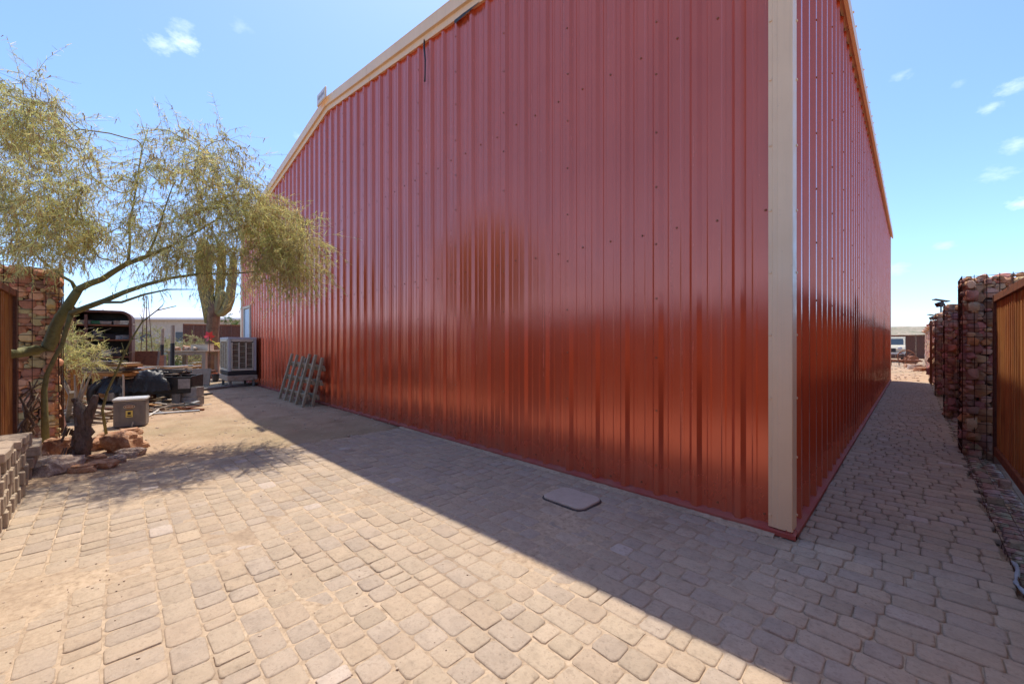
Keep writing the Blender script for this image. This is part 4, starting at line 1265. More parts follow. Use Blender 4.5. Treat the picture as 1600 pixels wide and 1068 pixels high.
# grey control box with pale lid, badge and sticker
bx = G(202, 668); rzb = face(202) - .16
box = thing('metal_box', 'grey steel equipment box with oval badge and yellow sticker', 'metal box', bx, rzb)
mb = MB(); mb.box((0, .17, .21), (.37, .30, .40), ch=.012); mb.build('body', M['boxgrey'], box)
mb = MB(); mb.box((0, .165, .43), (.395, .335, .045), ch=.015); mb.build('lid', M['boxlid'], box)
def disc(mb, rx, rz_, y0, y1, z, n=28, x=0):
    pts = [(x + rx*math.cos(6.2832*k/n), y0, z + rz_*math.sin(6.2832*k/n)) for k in range(n)] + [(x + rx*.96*math.cos(6.2832*k/n), y1, z + rz_*.94*math.sin(6.2832*k/n)) for k in range(n)]
    mb.poly(pts, [tuple(range(n, 2*n))] + [(k, (k+1) % n, n+(k+1) % n, n+k) for k in range(n)])
mb = MB(); disc(mb, .068, .034, 0., -.006, .325); bd = mb.build('badge', M['cream'], box)
mb = MB(); disc(mb, .060, .026, -.0062, -.009, .325); bi = mb.build('badge_face', M['rust'], bd)
mb = MB()
for k in range(6): mb.box((-.04 + k*.016, -.0105, .325), (.010, .002, .022))
mb.build('badge_lettering', M['cream'], bd)
mb = MB(); mb.box((.0, -.003, .215), (.08, .005, .10)); sk = mb.build('warning_sticker', M['yellow'], box)
mb = MB(); mb.box((.0, -.007, .225), (.035, .003, .04)); mb.box((.0, -.007, .185), (.055, .003, .012)); mb.build('sticker_print', M['black'], sk)
mb = MB(); mb.bar((.03, -.012, .02), (.045, -.012, .085), .018, .018); mb.build('latch', M['steel'], box)
for sx in (-.125, .125):
    mb = MB(); mb.box((sx, -.002, .19), (.012, .006, .25)); mb.build('seam_rib', M['boxgrey'], box)

# evaporative cooler on its stand against the wall
ck = 12.2
CX, CY = -14.72, 2.74
cool = thing('swamp_cooler', 'weathered swamp cooler with louvred pads beside the wall', 'cooler', (CX, CY, 0))
W2, D2, Hb, Ht = .60, .35, .48, 1.42
for sx in (-1, 1):
    for sy in (-1, 1):
        mb = MB(); mb.box((sx*(W2-.03), sy*(D2-.03), (Hb + Ht)/2), (.07, .07, Ht - Hb), ch=.004); mb.build('corner_post', M['coolframe'], cool)
        mb = MB(); mb.box((sx*(W2-.06), sy*(D2-.06), .10), (.06, .06, .30)); mb.build('leg', M['woodgrey'], cool)
mb = MB(); mb.box((0, 0, Ht + .03), (W2*2 + .03, D2*2 + .03, .07), ch=.012); mb.build('top_pan', M['coolframe'], cool)
mb = MB(); mb.box((0, 0, Hb - .05), (W2*2 + .03, D2*2 + .03, .12), ch=.012); mb.build('water_pan', M['black'], cool)
mb = MB(); mb.box((0, 0, Hb - .2), (W2*2 + .06, D2*2 + .06, .16), ch=.01); mb.build('stand', M['woodh'], cool)
mb = MB(); mb.box((0, 0, (Hb+Ht)/2), (W2*2 - .09, D2*2 - .09, Ht - Hb - .02)); mb.build('pad', M['coolpad'], cool)
for Lh, Off, rz_ in ((D2, W2, R(90)), (W2, D2, 0.)):      # the +x face, then the -y face
    rot = rotz(rz_); fn = lambda x, y, z: rot @ Vector((x, y, z))
    for zz, hh in ((Ht - .03, .06), (Hb + .05, .06)):
        mb = MB(); mb.box(fn(0, -Off + .005, zz), (2*Lh - .15, .05, hh), rot); mb.build('panel_rail', M['cream'], cool)
    wc = (2*Lh - .17) / 3
    for k in range(4):
        mb = MB(); mb.box(fn((k - 1.5)*wc, -Off + .003, (Hb+Ht)/2), (.032, .05, Ht - Hb - .18), rot); mb.build('mullion', M['cream'], cool)
    for c_ in range(3):
        for k in range(14):
            mb = MB(); zz = Hb + .12 + k * .057
            mb.box(fn((c_ - 1)*wc, -Off + .014, zz), (wc - .04, .042, .006), rot @ Matrix.Rotation(R(-38), 3, 'X')); mb.build('louver', M['woodh'] if (c_ + k) % 3 else M['cream'], cool)
# a timber kerb on the ground before it
ka, kb = G(303, 613), G(402, 601)
mb = MB(); mb.bar(Vector((ka.x, ka.y, .04)) , Vector((kb.x, kb.y, .04)), .09, .09, ch=.01)
tag(mb.build('timber_kerb', M['woodgrey']), 'grey timber edging on the ground before the swamp cooler', 'timber')

# ladder-like rail sections leaning against the wall
M['railwood'] = simple('rail_wood', [(.17,.13,.085), (.38,.29,.19), (.26,.19,.12)], 12, .85, bump=.5, bscale=50)
def rail_section(label, xc, foot, lean_top, n, width, height, rz):
    e = thing('wooden_rail', label, 'wooden rail', (xc, foot, 0), rz)
    dy = lean_top
    for k in range(n):
        x = -width/2 + width*k/(n-1) + random.gauss(0, .01); t_ = random.uniform(-.03, .05); s = random.uniform(-.05, .05)
        mb = MB(); mb.bar((x - s, 0, -.01), (x + s, dy, height + t_), .075, .05, up=(0, -1, .3), ch=.004); mb.build('upright', M['railwood'], e)
    for f_, ov in ((.20, .12), (.50, .18), (.80, .10)):
        y, z = dy*f_ + .055, height*f_
        mb = MB(); mb.bar((-width/2 - ov*.5, y, z + .01), (width/2 + ov*.4, y, z - .01), .05, .11, up=(0, -.3, 1), ch=.004); mb.build('crossbar', M['railwood'], e)
    return e
pA = G(466, 632)
rail_section('grey picket rail of slanting stakes leaning on the red wall, front one', pA.x - .40, 2.74, .28, 5, 1.62, 1.02, 0)
rail_section('second grey picket rail tucked between the front rail and red wall', pA.x + .02, 2.90, .20, 3, 1.0, .98, 0)

def face(px): return CAM_ROT + math.atan((800 - px) / FOCAL_PX)
# ---- junk along the back of the yard: each piece is its own thing
def cthing(name, label, cat, px, py, dr=0., group=None):
    return thing(name, label, cat, G(px, py), CAM_ROT + dr, group)
kk = lambda py: CAM_H / (py - HORIZON)             # metres per photo pixel on the ground at that row

# open rusty cabinet body with rounded top, shelves and clutter
cb = thing('rusty_cabinet', 'open rusty cabinet shell with rounded top, full of scrap', 'cabinet', at_depth(163, 9.4), face(163) - .12)
w, d, h, r_ = .50, .35, 2.06, .2
def arch(w, h, r, n=8):
    pts = [(-w, 0), (-w, h - r)]
    pts += [(-w + r - r*math.cos(R(90)*k/n), h - r + r*math.sin(R(90)*k/n)) for k in range(1, n+1)]
    pts += [(w - r + r*math.sin(R(90)*k/n), h - r + r*math.cos(R(90)*k/n)) for k in range(0, n+1)]
    return pts + [(w, 0)]
mb = MB(); ao, ai = arch(w, h, r_), arch(w - .05, h - .05, r_ - .04); n = len(ao)
for y_ in (-d, d):
    for src in (ao, ai):
        for x, z in src: mb.v.append((x, y_, z)); mb.t.append(None)
for i in range(n - 1):
    mb.f += [(i, i+1, n+i+1, n+i), (2*n+i+1, 2*n+i, 3*n+i, 3*n+i+1), (i+1, i, 2*n+i, 2*n+i+1), (n+i, n+i+1, 3*n+i+1, 3*n+i)]
mb.build('shell', M['darkrust'], cb)
mb = MB(); mb.poly([(x, d - .01, z) for x, z in ai], [tuple(range(n))]); mb.build('back_panel', M['black'], cb)
for z in (.55, .98, 1.38, 1.72):
    mb = MB(); mb.box((0, .02, z), (2*w - .11, 2*d - .06, .03)); mb.build('shelf', M['rust'], cb)
mb = MB(); mb.box((-.25, -d + .02, 1.0), (.05, .05, 1.9)); mb.build('centre_post', M['darkrust'], cb)
def scrap(label, parent_loc, rz, bits, name='scrap_heap'): pass
junkm = ['woodh', 'steel', 'rust', 'wood', 'greyblock', 'pvc', 'woodor', 'black', 'cream', 'green']
for si, z in enumerate((.565, .995, 1.395, 1.735)):
    for k in range(6):
        e = None; s_ = (random.uniform(.10, .2), random.uniform(.15, .3), random.uniform(.05, .22 if si < 3 else .12))
        p = cb.location + rotz(face(163) - .12) @ Vector((-.38 + k*.15 + random.uniform(-.03, .03), random.uniform(-.2, .0), z + .004))
        nm, lab = random.choice((('board_offcut', 'offcut of board'), ('tin_box', 'small tin box'), ('parts_tray', 'shallow parts tray')))
        mb = MB()
        if nm == 'parts_tray':
            mb.box((0, 0, .006), (s_[0], s_[1], .012))
            for sx in (-1, 1):
                mb.box((sx*s_[0]/2, 0, .045), (.012, s_[1] + .012, .09)); mb.box((0, sx*s_[1]/2, .045), (s_[0] - .012, .012, .088))
        elif nm == 'tin_box':
            mb.box((0, 0, s_[2]/2), s_, ch=.012); mb.box((0, 0, s_[2] + .008), (s_[0]*1.05, s_[1]*1.05, .03), ch=.006)
        else:
            for q in range(3): mb.box((random.uniform(-.02, .02), 0, .02 + q*.032), (s_[0], s_[1], .028), rotz(random.gauss(0, .15)), ch=.003)
        o = mb.build(nm, M[random.choice(junkm)], None, loc=p); o.rotation_euler = (0, 0, face(163) + random.gauss(0, .2))
        tag(o, f'{lab}, {("first", "second", "third", "fourth", "fifth", "sixth")[k]} from the gabion side on the cabinet {("lower", "middle", "upper", "top")[si]} shelf', nm.split('_')[-1], 'scrap on the cabinet shelves')

# steel-legged bench in front, boards stacked on it
bn = cthing('work_bench', 'black-legged bench with plank top before the rusty cabinet', 'bench', 165, 641, -.05)
s = kk(641)
for sx in (-.33, .33):
    for y_ in (0.0, .5):
        mb = MB(); mb.box((sx, y_, .33), (.055, .055, .66), ch=.003); lg = mb.build('leg', M['woodgrey'], bn)
        mb = MB(); mb.box((sx, y_ - .03, .56), (.085, .02, .12)); mb.build('bracket', M['black'], lg)
mb = MB(); mb.box((0, .25, .69), (.98, .62, .05), ch=.004); mb.build('bench_top', M['woodor'], bn)
mb = MB(); mb.box((-.22, .0, .735), (.9, .06, .04)); mb.build('edge_rail', M['boxgrey'], bn)
mb = MB(); mb.tube([(-.1, -.06, .74), (.34, -.06, .74), (.41, -.06, .72), (.43, -.06, .66), (.43, -.06, .12)], .018, 8); mb.build('pipe_handle', M['pvc'], bn, smooth=True)
bt = thing('board_stack', 'stack of warped boards lying on the plank bench', 'boards', P(160, 566, 7.3) * 1, CAM_ROT)
bt.location.z = .725 + .0
for k in range(7):
    mb = MB(); mb.box((random.uniform(-.06, .06), .12 + random.uniform(-.04, .04), .02 + k*.036), (random.uniform(.6, .95), .30, .03), rotz(random.gauss(0, .06)), ch=.003)
    mb.build('board', M[('woodor', 'woodh', 'black', 'wood')[k % 4]], bt)

# timbers and pipes leaning at the back
for i, (px0, py0, px1, py1, z0, r_, mat, lab) in enumerate([
    (108, 652, 98, 556, 6.6, .022, 'woodor', 'orange pole leaning behind the rock ring, tallest'),
    (116, 650, 112, 556, 6.7, .024, 'woodor', 'upright orange pole second in the leaning row'),
    (122, 650, 117, 545, 6.8, .02, 'woodor', 'thin orange pole third in the leaning row'),
    (127, 648, 124, 560, 6.7, .022, 'rust', 'rusty brown pole at the end of the leaning row'),
    (98, 650, 92, 590, 6.5, .02, 'wood', 'short dark stake leaning beside the orange poles'),
    (101, 668, 84, 600, 5.9, .028, 'pink', 'faded pink pipe leaning by the green trunk'),
    (86, 672, 79, 625, 5.7, .024, 'pvc', 'pale plastic pipe leaning by the green trunk'),
    (104, 662, 112, 612, 6.0, .03, 'woodgrey', 'grey timber offcut leaning with its pale end up')]):
    a = G(px0, py0); b = P(px1, py1, z0)
    mb = MB()
    if mat in ('pink', 'pvc'): mb.tube([Vector((0, 0, 0)), (b - a)*.5, b - a], r_, 10)
    else: mb.bar((0, 0, 0), b - a, r_*1.8, r_*1.5, ch=.003)
    tag(mb.build('leaning_pipe' if mat in ('pink', 'pvc') else 'leaning_pole', M[mat], None, loc=a, smooth=mat in ('pink', 'pvc'), auto=40), lab, 'pipe' if mat in ('pink', 'pvc') else 'pole', 'poles leaning behind the rock ring')

# black truck-bed liner heap draped with tarp
def tarp(name, label, c, sx, sy, h, mat, seed, rz=0., n=40):
    mb = MB()
    for j in range(n + 1):
        for i in range(n + 1):
            u, v_ = i/n*2 - 1, j/n*2 - 1
            e = max(abs(u), abs(v_)); k = max(0, 1 - max(0, e - .72)/.28)
            z = h * (k ** .6) * (.82 + .35*mnoise.noise(Vector((u*1.7 + seed, v_*1.7, seed)))) + .07*abs(mnoise.noise(Vector((u*4, v_*4, seed)))) + .045*mnoise.noise(Vector((u*9, v_*9, seed))) + .02*mnoise.noise(Vector((u*19, v_*19, seed))) + .012
            mb.v.append((u*sx/2 + .02*mnoise.noise(Vector((u*5, v_*5, 9+seed))), v_*sy/2, max(z, .004))); mb.t.append(None)
    for j in range(n):
        for i in range(n): mb.f.append((j*(n+1)+i, j*(n+1)+i+1, (j+1)*(n+1)+i+1, (j+1)*(n+1)+i))
    o = mb.build(name, M[mat], None, smooth=True, loc=c); o.rotation_euler = (0, 0, rz)
    return tag(o, label, 'tarp')
pb = at_depth(253, 8.4)
bed = thing('black_trailer_bed', 'low black trailer bed loaded with sheeting beyond the grey box', 'trailer', pb, face(253) - .32)
mb = MB(); mb.box((0, 0, .30), (1.22, .75, .05), ch=.006); mb.build('deck', M['black'], bed)
for y_ in (-.36, .36):
    mb = MB(); mb.box((0, y_, .47), (1.22, .03, .32), rotz(0) @ Matrix.Rotation(.03, 3, 'Y'), ch=.005); mb.build('side_board', M['black'], bed)
for x in (-.60, .60):
    mb = MB(); mb.box((x, 0, .47), (.03, .69, .30), ch=.005); mb.build('end_board', M['black'], bed)
mb = MB(); mb.box((.49, -.385, .47), (.20, .014, .2)); mb.build('pale_plate', M['greyblock'], bed)
for x in (-.45, .35):
    for y_ in (-.3, .3):
        mb = MB(); mb.box((x, y_, .13), (.14, .14, .27), ch=.006); mb.build('block_leg', M['woodgrey'], bed)
tarp('black_tarp', 'crumpled black tarp heaped on the trailer bed', pb + rotz(face(253) - .32) @ Vector((-.25, -.1, .33)), 1.1, .95, .42, 'blacktarp', 4., face(253) - .32)
tarp('grey_tarp', 'pale grey tarp draped over scrap behind the trailer', at_depth(254, 9.4) + Vector((0, 0, .05)), 1.1, .7, .66, 'greytarp', 7., CAM_ROT)
# loads of small pieces under and around it
def pipe_piece(px0, py0, px1, py1, r_, mat, lab, name='scrap_pipe', bend=0.0, lift=.02):
    a, b = G(px0, py0), G(px1, py1); a.z = b.z = r_ + lift; m_ = (a + b)/2 + Vector((0, 0, bend))
    mb = MB(); pts = [Vector((0, 0, 0)), (a.lerp(m_, .6)) - a, m_ - a, (m_.lerp(b, .4)) - a, b - a]
    mb.tube(pts, r_, 9)
    tag(mb.build(name, M[mat], None, smooth=True, auto=45, loc=a), lab, 'pipe' if 'pipe' in name else 'board', 'scrap lengths on the dirt')
pipe_piece(231, 650, 312, 644, .017, 'steel', 'galvanised pipe lying nearest the grey box on the dirt')
pipe_piece(232, 653, 268, 634, .015, 'pvc', 'bent pale pipe lying across the scrap pile', bend=.03)
pipe_piece(228, 641, 300, 637, .02, 'wood', 'brown pole lying along the scrap pile')
pipe_piece(255, 640, 318, 643, .022, 'rust', 'rusty pole end sticking out of the scrap pile')
pipe_piece(240, 646, 330, 633, .008, 'steel', 'thin rod reaching out over the bare dirt')
pipe_piece(232, 636, 280, 626, .016, 'pvc', 'pale conduit length behind the brown pole', bend=.05)
pipe_piece(245, 634, 290, 629, .018, 'woodh', 'short plank end in the middle of the scrap', bend=.02)
pipe_piece(215, 643, 262, 648, .014, 'steel', 'short steel rod beside the grey box')
a, b = G(272, 630), G(330, 621)
mb = MB(); mb.bar(Vector((0, 0, .12)), (b - a) + Vector((0, 0, .10)), .09, .04, ch=.004)
tag(mb.build('long_plank', M['black'], None, loc=a), 'dark plank jutting out beside the grey blocks', 'plank')
def coil(label, px, py, rad, turns, r_, mat):
    c = G(px, py); mb = MB(); pts = []
    for k in range(turns*20 + 1):
        t_ = 2*math.pi*k/20; rr = rad*(1 + .10*math.sin(t_*.37) + .03*random.gauss(0, 1))
        pts.append((math.cos(t_)*rr, math.sin(t_)*rr*.9, r_ + .024*(k/20) + .02*math.sin(t_*1.7) + .02))
    mb.tube(pts, r_, 6); tag(mb.build('hose_coil', M[mat], None, smooth=True, loc=c), label, 'hose')
coil('coiled tan hose on the ground behind the grey box', 205, 634, .27, 4, .012, 'pvc')
coil('messy coil of yellowed cable beside the trailer legs', 238, 629, .25, 5, .009, 'woodh')
coil('dark cable coil beneath the plank bench', 178, 640, .22, 4, .011, 'woodgrey')
# crates, blocks and bucket by the trailer
def crate(name, label, cat, px, py, sx, sy, sz, mat, rim=None, dr=0.):
    e = thing(name, label, cat, G(px, py), CAM_ROT + dr)
    mb = MB()
    t_ = .018
    mb.box((0, 0, t_/2), (sx, sy, t_))
    mb.build('floor_board', M[mat], e)
    for sgn in (-1, 1):
        mb = MB(); mb.box((0, sgn*(sy/2 - t_/2), sz/2 + t_/2), (sx, t_, sz - t_), ch=.003); mb.build('side', M[mat], e)
        mb = MB(); mb.box((sgn*(sx/2 - t_/2), 0, sz/2 + t_/2), (t_, sy - 2*t_ - .002, sz - t_), ch=.003); mb.build('end', M[mat], e)
    if rim:
        for sgn in (-1, 1):
            mb = MB(); mb.box((0, sgn*(sy/2 + .004), sz - .015), (sx + .02, .02, .03)); mb.build('rim', M[rim], e)
    return e
crate('green_crate', 'black crate with green rim holding yellow cord', 'crate', 262, 627, .28, .26, .26, 'black', 'green', .1)
c = G(262, 627); mb = MB()
pts = [(.10*math.cos(t_*.55)*(1 - t_*.01), -.02 + .08*math.sin(t_*.55), .12 + .006*t_) for t_ in range(34)]
o = mb.tube(pts, .008, 6).build('yellow_cord', M['yellow'], None, smooth=True, loc=c); tag(o, 'yellow cord coiled inside the green-rimmed crate', 'cord')
for i, (px, py, zz, lab) in enumerate([(289, 634, 0, 'grey concrete block at the bottom of the pair by the bucket'), (289, 634, .20, 'grey concrete block on top of the pair by the bucket')]):
    e = thing('concrete_block', lab, 'block', G(px, py) + Vector((0, .10, zz)), CAM_ROT + .05 - .1*i)
    mb = MB(); 
    for x in (-.185, 0, .185): mb.box((x, 0, .095), (.03, .19, .19), ch=.003)
    mb.build('web', M['greyblock'], e); mb = MB()
    for y_ in (-.085, .085):
        for x in (-.0925, .0925): mb.box((x, y_, .095), (.153, .025, .188))
    mb.build('face_shell', M['greyblock'], e)
e = cthing('green_bucket', 'green plastic bucket behind the grey concrete blocks', 'bucket', 303, 627)
mb = MB(); mb.lathe([(.10, 0), (.125, .27), (.135, .27), (.135, .30), (.12, .30), (.11, .04), (.0, .03)], 18); mb.build('pail', M['green'], e, smooth=True, auto=40)
mb = MB(); mb.lathe([(.13, .30), (.14, .305), (.02, .325), (0, .326)], 18); mb.build('bucket_lid', M['cream'], e, smooth=True, auto=40)

# plank table by the saguaro with odds and ends
tp = at_depth(303, 14.6); tbl = thing('plank_table', 'weathered plank table covered with odds and ends by the saguaro', 'table', tp, CAM_ROT + .05)
for k in range(4):
    mb = MB(); mb.box((0, -.33 + k*.22, 1.03), (1.5, .21, .045), ch=.004); mb.build('plank', M['woodh'], tbl)
for sx in (-.55, .6):
    for y_ in (-.32, .32):
        mb = MB(); mb.box((sx, y_, .50), (.13, .11, 1.005), ch=.006); mb.build('leg', M['wood'], tbl)
for y_ in (-.36, .36):
    mb = MB(); mb.box((.02, y_, .95), (1.3, .04, .10)); mb.build('apron', M['wood'], tbl)
mb = MB(); mb.box((0, 0, .32), (1.2, .5, .04)); mb.build('lower_shelf', M['woodh'], tbl)
def on_table(x, y_, z): return tp + rotz(CAM_ROT + .05) @ Vector((x, y_, z))
e = thing('wooden_box', 'pale wooden box on the plank table', 'box', on_table(.30, 0, 1.056), CAM_ROT)
mb = MB(); mb.box((0, 0, .10), (.62, .3, .20), ch=.006); mb.build('box_body', M['cream'], e)
mb = MB(); mb.box((0, 0, .215), (.64, .32, .025), ch=.004); mb.build('box_lid', M['woodh'], e)
mb = MB(); mb.tube([(-.45, 0, 0), (-.2, .02, .03), (.1, 0, .01), (.4, .01, .02)], [.05, .07, .055, .03], 9); 
tag(mb.build('driftwood', M['woodh'], None, smooth=True, loc=on_table(.2, -.25, 1.11)), 'length of driftwood along the front of the plank table', 'driftwood')
for i, (x, y_, s_, mt, lab) in enumerate([(-.5, -.1, .16, 'rockpale', 'pale stone at the end of the plank table'), (-.3, .05, .2, 'rock', 'brown stone on the plank table beside the pale stone'), (-.12, -.12, .15, 'rockpale', 'small grey stone near the middle of the plank table'), (-.38, -.25, .13, 'rock', 'small brown stone at the front edge of the plank table')]):
    blob_rock('table_stone', lab, on_table(x, y_, 1.053), (s_*1.3, s_, s_), mt, 40 + i, .3*i, 'stones on the plank table', 'stone')
def pot(label, px, py, r_, h, mat, loc=None):
    c = loc if loc is not None else G(px, py)
    e = thing('flower_pot', label, 'pot', c)
    mb = MB(); mb.lathe([(r_*.62, 0), (r_*.92, h*.78), (r_*.92, h*.8), (r_, h*.8), (r_, h), (r_*.86, h), (r_*.82, h*.86), (0, h*.84)], 18); mb.build('pot_body', M[mat], e, smooth=True, auto=40)
pot('round terracotta pot under the end of the plank table', 314, 592, .16, .27, 'terracotta')
pot('terracotta pot standing by the table leg near the cooler', 333, 592, .13, .24, 'terracotta')
pot('dark pot on the dirt behind the swamp cooler corner', 337, 597, .12, .28, 'black')
e = crate('wooden_crate', 'brown wooden crate under the plank table', 'crate', 312, 583, .42, .35, .42, 'woodor', None, .1)
mb = MB(); mb.bar((0, 0, .05), (2.1, .2, .05), .22, .08, ch=.006)
o = mb.build('beam', M['woodh'], None, loc=at_depth(268, 13.4)); o.rotation_euler = (0, 0, CAM_ROT); tag(o, 'thick weathered beam on the ground under the plank table', 'beam')
# red cloth flower on a stake
fl = at_depth(327, 14.0); e = thing('red_pinwheel', 'bright red ornament on a stake before the saguaro', 'ornament', fl, CAM_ROT)
mb = MB(); mb.tube([(0, 0, 0), (.01, 0, .8), (0, 0, 1.55)], .012, 6); mb.build('stake', M['darkrust'], e)
for k in range(6):
    a = k*1.047; mb = MB(); c_, s_ = math.cos(a), math.sin(a)
    mb.poly([(0, 0, 1.55), (c_*.10 - s_*.07, -.04, 1.55 + s_*.10 + c_*.07), (c_*.21, .0, 1.55 + s_*.21), (c_*.10 + s_*.05, .03, 1.55 + s_*.10 - c_*.05)], [(0, 1, 2, 3)])
    mb.build('petal', M['redp'], e)
# posts
for px, z, top, r_, lab in ((269, 12.6, 508, .062, 'burnt timber post with pale top before the plank table'), (252, 13.5, 513, .055, 'leaning dark post with pale tip behind the timber post')):
    c = at_depth(px, z); hgt = CAM_H + (HORIZON - top)*z/FOCAL_PX
    e = thing('timber_post', lab, 'post', c, .3)
    lean = .10 if px < 260 else .04
    mb = MB(); mb.tube([(0, 0, -.05), (lean*.3, 0, hgt*.35), (lean*.65, 0, hgt*.70)], [r_, r_*.95, r_*.9], 10); mb.build('charred_shaft', M['black'], e, smooth=True, auto=40)
    mb = MB(); mb.tube([(lean*.65, 0, hgt*.701), (lean*.9, 0, hgt*.93), (lean, 0, hgt)], [r_*.88, r_*.84, r_*.8], 10); mb.build('pale_top', M['woodh'], e, smooth=True, auto=40)
# old wheel fender and scrap behind the tarp
e = thing('rusty_fender', 'curved rusty wheel fender lying beside the cabinet', 'fender', at_depth(212, 8.9), CAM_ROT)
mb = MB()
for k in range(15):
    a = R(10 + 160*k/14)
    for rr, y_ in ((.40, -.14), (.44, -.10), (.44, .10), (.40, .14)):
        mb.v.append((math.cos(a)*rr*1.2, y_, .34 + math.sin(a)*rr)); mb.t.append(None)
for k in range(14):
    for j in range(3): mb.f.append((k*4+j, k*4+j+1, (k+1)*4+j+1, (k+1)*4+j))
mb.build('fender_skin', M['rust'], e, smooth=True)
mb = MB(); mb.box((.0, 0, .17), (.9, .2, .34), ch=.02); mb.build('fender_base', M['darkrust'], e)
bits = [(150, 653, 'woodgrey'), (135, 662, 'rock'), (225, 612, 'rust'), (240, 607, 'woodh'), (215, 600, 'woodor'), (262, 603, 'wood'), (246, 598, 'rust')]
wh = ['nearest the rock ring', 'behind the dead stump', 'beside the rusty fender', 'under the grey tarp edge', 'by the cabinet corner', 'behind the trailer bed', 'between the fender and post']
for (px, py, mt), w_ in zip(bits, wh):
    e = thing('wood_scraps', 'small heap of broken boards ' + w_, 'wood scraps', G(px, py), CAM_ROT)
    for k in range(7):
        mb = MB(); a = random.uniform(-.6, .6); L = random.uniform(.3, .7)
        mb.box((random.uniform(-.15, .15), random.uniform(-.12, .12), .03 + k*.03), (L, random.uniform(.05, .12), .028), rotz(a) @ Matrix.Rotation(random.gauss(0, .08), 3, 'Y'), ch=.002)
        mb.build('board', M[random.choice((mt, 'woodh', 'wood'))], e)

for i, (px, py, w_, n_, lab) in enumerate([
    (248, 643, .75, 12, 'tangle of pipes and slats on the dirt beside the grey box'), (283, 641, .6, 9, 'thin heap of rods and laths before the concrete blocks'),
    (182, 653, .6, 10, 'heap of dark scrap under the plank bench'), (140, 655, .6, 10, 'heap of scrap lumber between the stump and bench'),
    (225, 603, .9, 14, 'mound of rusty scrap between the fender and tarp'), (150, 612, 1.0, 16, 'dark mound of scrap behind the plank bench'),
    (262, 590, 1.0, 12, 'low heap of timber and brackets by the burnt post'), (205, 622, .7, 12, 'scrap metal heap beside the trailer bed'), (240, 625, .9, 12, 'bundle of slats and rods against the trailer side'),
    (118, 640, .7, 12, 'heap of laths at the foot of the orange poles'), (236, 592, 1.2, 26, 'tall tangle of scrap behind the trailer bed'),
    (198, 597, 1.1, 26, 'tall tangle of scrap beside the open cabinet'), (290, 585, 1.2, 20, 'tangle of timber under and behind the plank table'), (135, 615, .9, 24, 'tall pile of old boards behind the leaning poles')]):
    e = thing('scrap_pile', lab, 'scrap pile', G(px, py), face(px), 'scrap piles in the yard')
    for k in range(n_):
        mt = random.choice(('steel', 'rust', 'woodh', 'woodor', 'pvc', 'black', 'darkrust', 'wood', 'cream')); L = random.uniform(.35, 1.0)*w_
        x, y_, z = random.uniform(-.35, .35)*w_, random.uniform(-.2, .25), .02 + random.uniform(0, (.26 if i < 10 else .85) if i > 1 else .10)*(1 - abs(k/n_ - .5))
        a_ = random.gauss(0, .45); t_ = random.gauss(0, .12)
        d = Vector((math.cos(a_)*math.cos(t_), math.sin(a_)*math.cos(t_), math.sin(t_))) * L/2; c_ = Vector((x, y_, max(z, .02) + abs(d.z)))
        mb = MB()
        if k % 3 == 0: mb.bar(c_ - d, c_ + d, random.uniform(.05, .11), .025, ch=.003); mb.build('board', M[mt], e)
        elif k % 3 == 1: mb.tube([c_ - d, c_ + Vector((0, 0, random.uniform(0, .05))), c_ + d], random.uniform(.009, .02), 7); mb.build('pipe', M[mt], e, smooth=True, auto=50)
        else:
            p = Vector((0, 0, 1)).cross(d).normalized() * random.uniform(.08, .2)
            mb.tube([c_ - d*.7, c_ - d*.65 + p, c_ + d*.6 + p*1.1, c_ + d*.75], random.uniform(.006, .012), 6); mb.build('bent_rod', M[mt], e, smooth=True)
for i, (px, py, lab) in enumerate([(172, 640, 'old black tyre standing under the plank bench'), (226, 622, 'old tyre lying at the end of the trailer bed')]):
    e = thing('worn_tyre_casing', lab, 'tyre', G(px, py), face(px))
    mb = MB(); N = 22
    mb.tube([(math.cos(6.2832*k/N)*.24, 0, math.sin(6.2832*k/N)*.24) for k in range(N + 1)], .085, 9, False); o = mb.build('tread', M['black'], e, smooth=True)
    o.location.z = .32 if i == 0 else .085; o.rotation_euler = (R(12) if i == 0 else R(90), 0, 0)
for i, (px, z_d, w_, h_, tilt, mt, lab) in enumerate([
    (222, 9.9, .55, 1.15, .28, 'rust', 'rusty sheet leaning beside the open cabinet'), (143, 8.6, .5, .95, .25, 'woodor', 'orange plywood sheet leaning before the cabinet'),
    (187, 8.8, .42, .85, .2, 'cream', 'cream panel leaning against the cabinet front'), (300, 12.2, .9, .55, .3, 'wood', 'brown panel propped under the plank table'),
    (236, 11.2, .6, 1.0, .3, 'terracotta', 'red-brown sheet propped behind the scrap tangle')]):
    e = thing('leaning_sheet', lab, 'sheet', at_depth(px, z_d), face(px) + random.gauss(0, .2), 'sheets leaning in the junk yard')
    q = Matrix.Rotation(-tilt, 3, 'X'); mb = MB(); mb.box(q @ Vector((0, 0, h_/2)), (w_, .018, h_), q, ch=.003); mb.build('panel', M[mt], e)
    for k in (-1, 1):
        mb = MB(); mb.box(q @ Vector((k*(w_/2 - .025), -.022, h_/2)), (.04, .02, h_*.98), q); mb.build('batten', M['wood'], e)
e = thing('brush_pile', 'tangled dry brush heaped behind the plank bench', 'brush pile', at_depth(128, 9.0), 0)
mb = MB()
for k in range(260):
    p = Vector((random.gauss(0, .45), random.gauss(0, .35), abs(random.gauss(.25, .35)))); d = Vector((random.gauss(0, 1), random.gauss(0, 1), random.gauss(.2, .6))).normalized() * random.uniform(.2, .55)
    mb.tube([p, p + d*.5 + Vector((0, 0, .03)), p + d], [.009, .006, .003], 4, False)
kind(mb.build('twig_tangle', M['twig'], e), 'stuff')
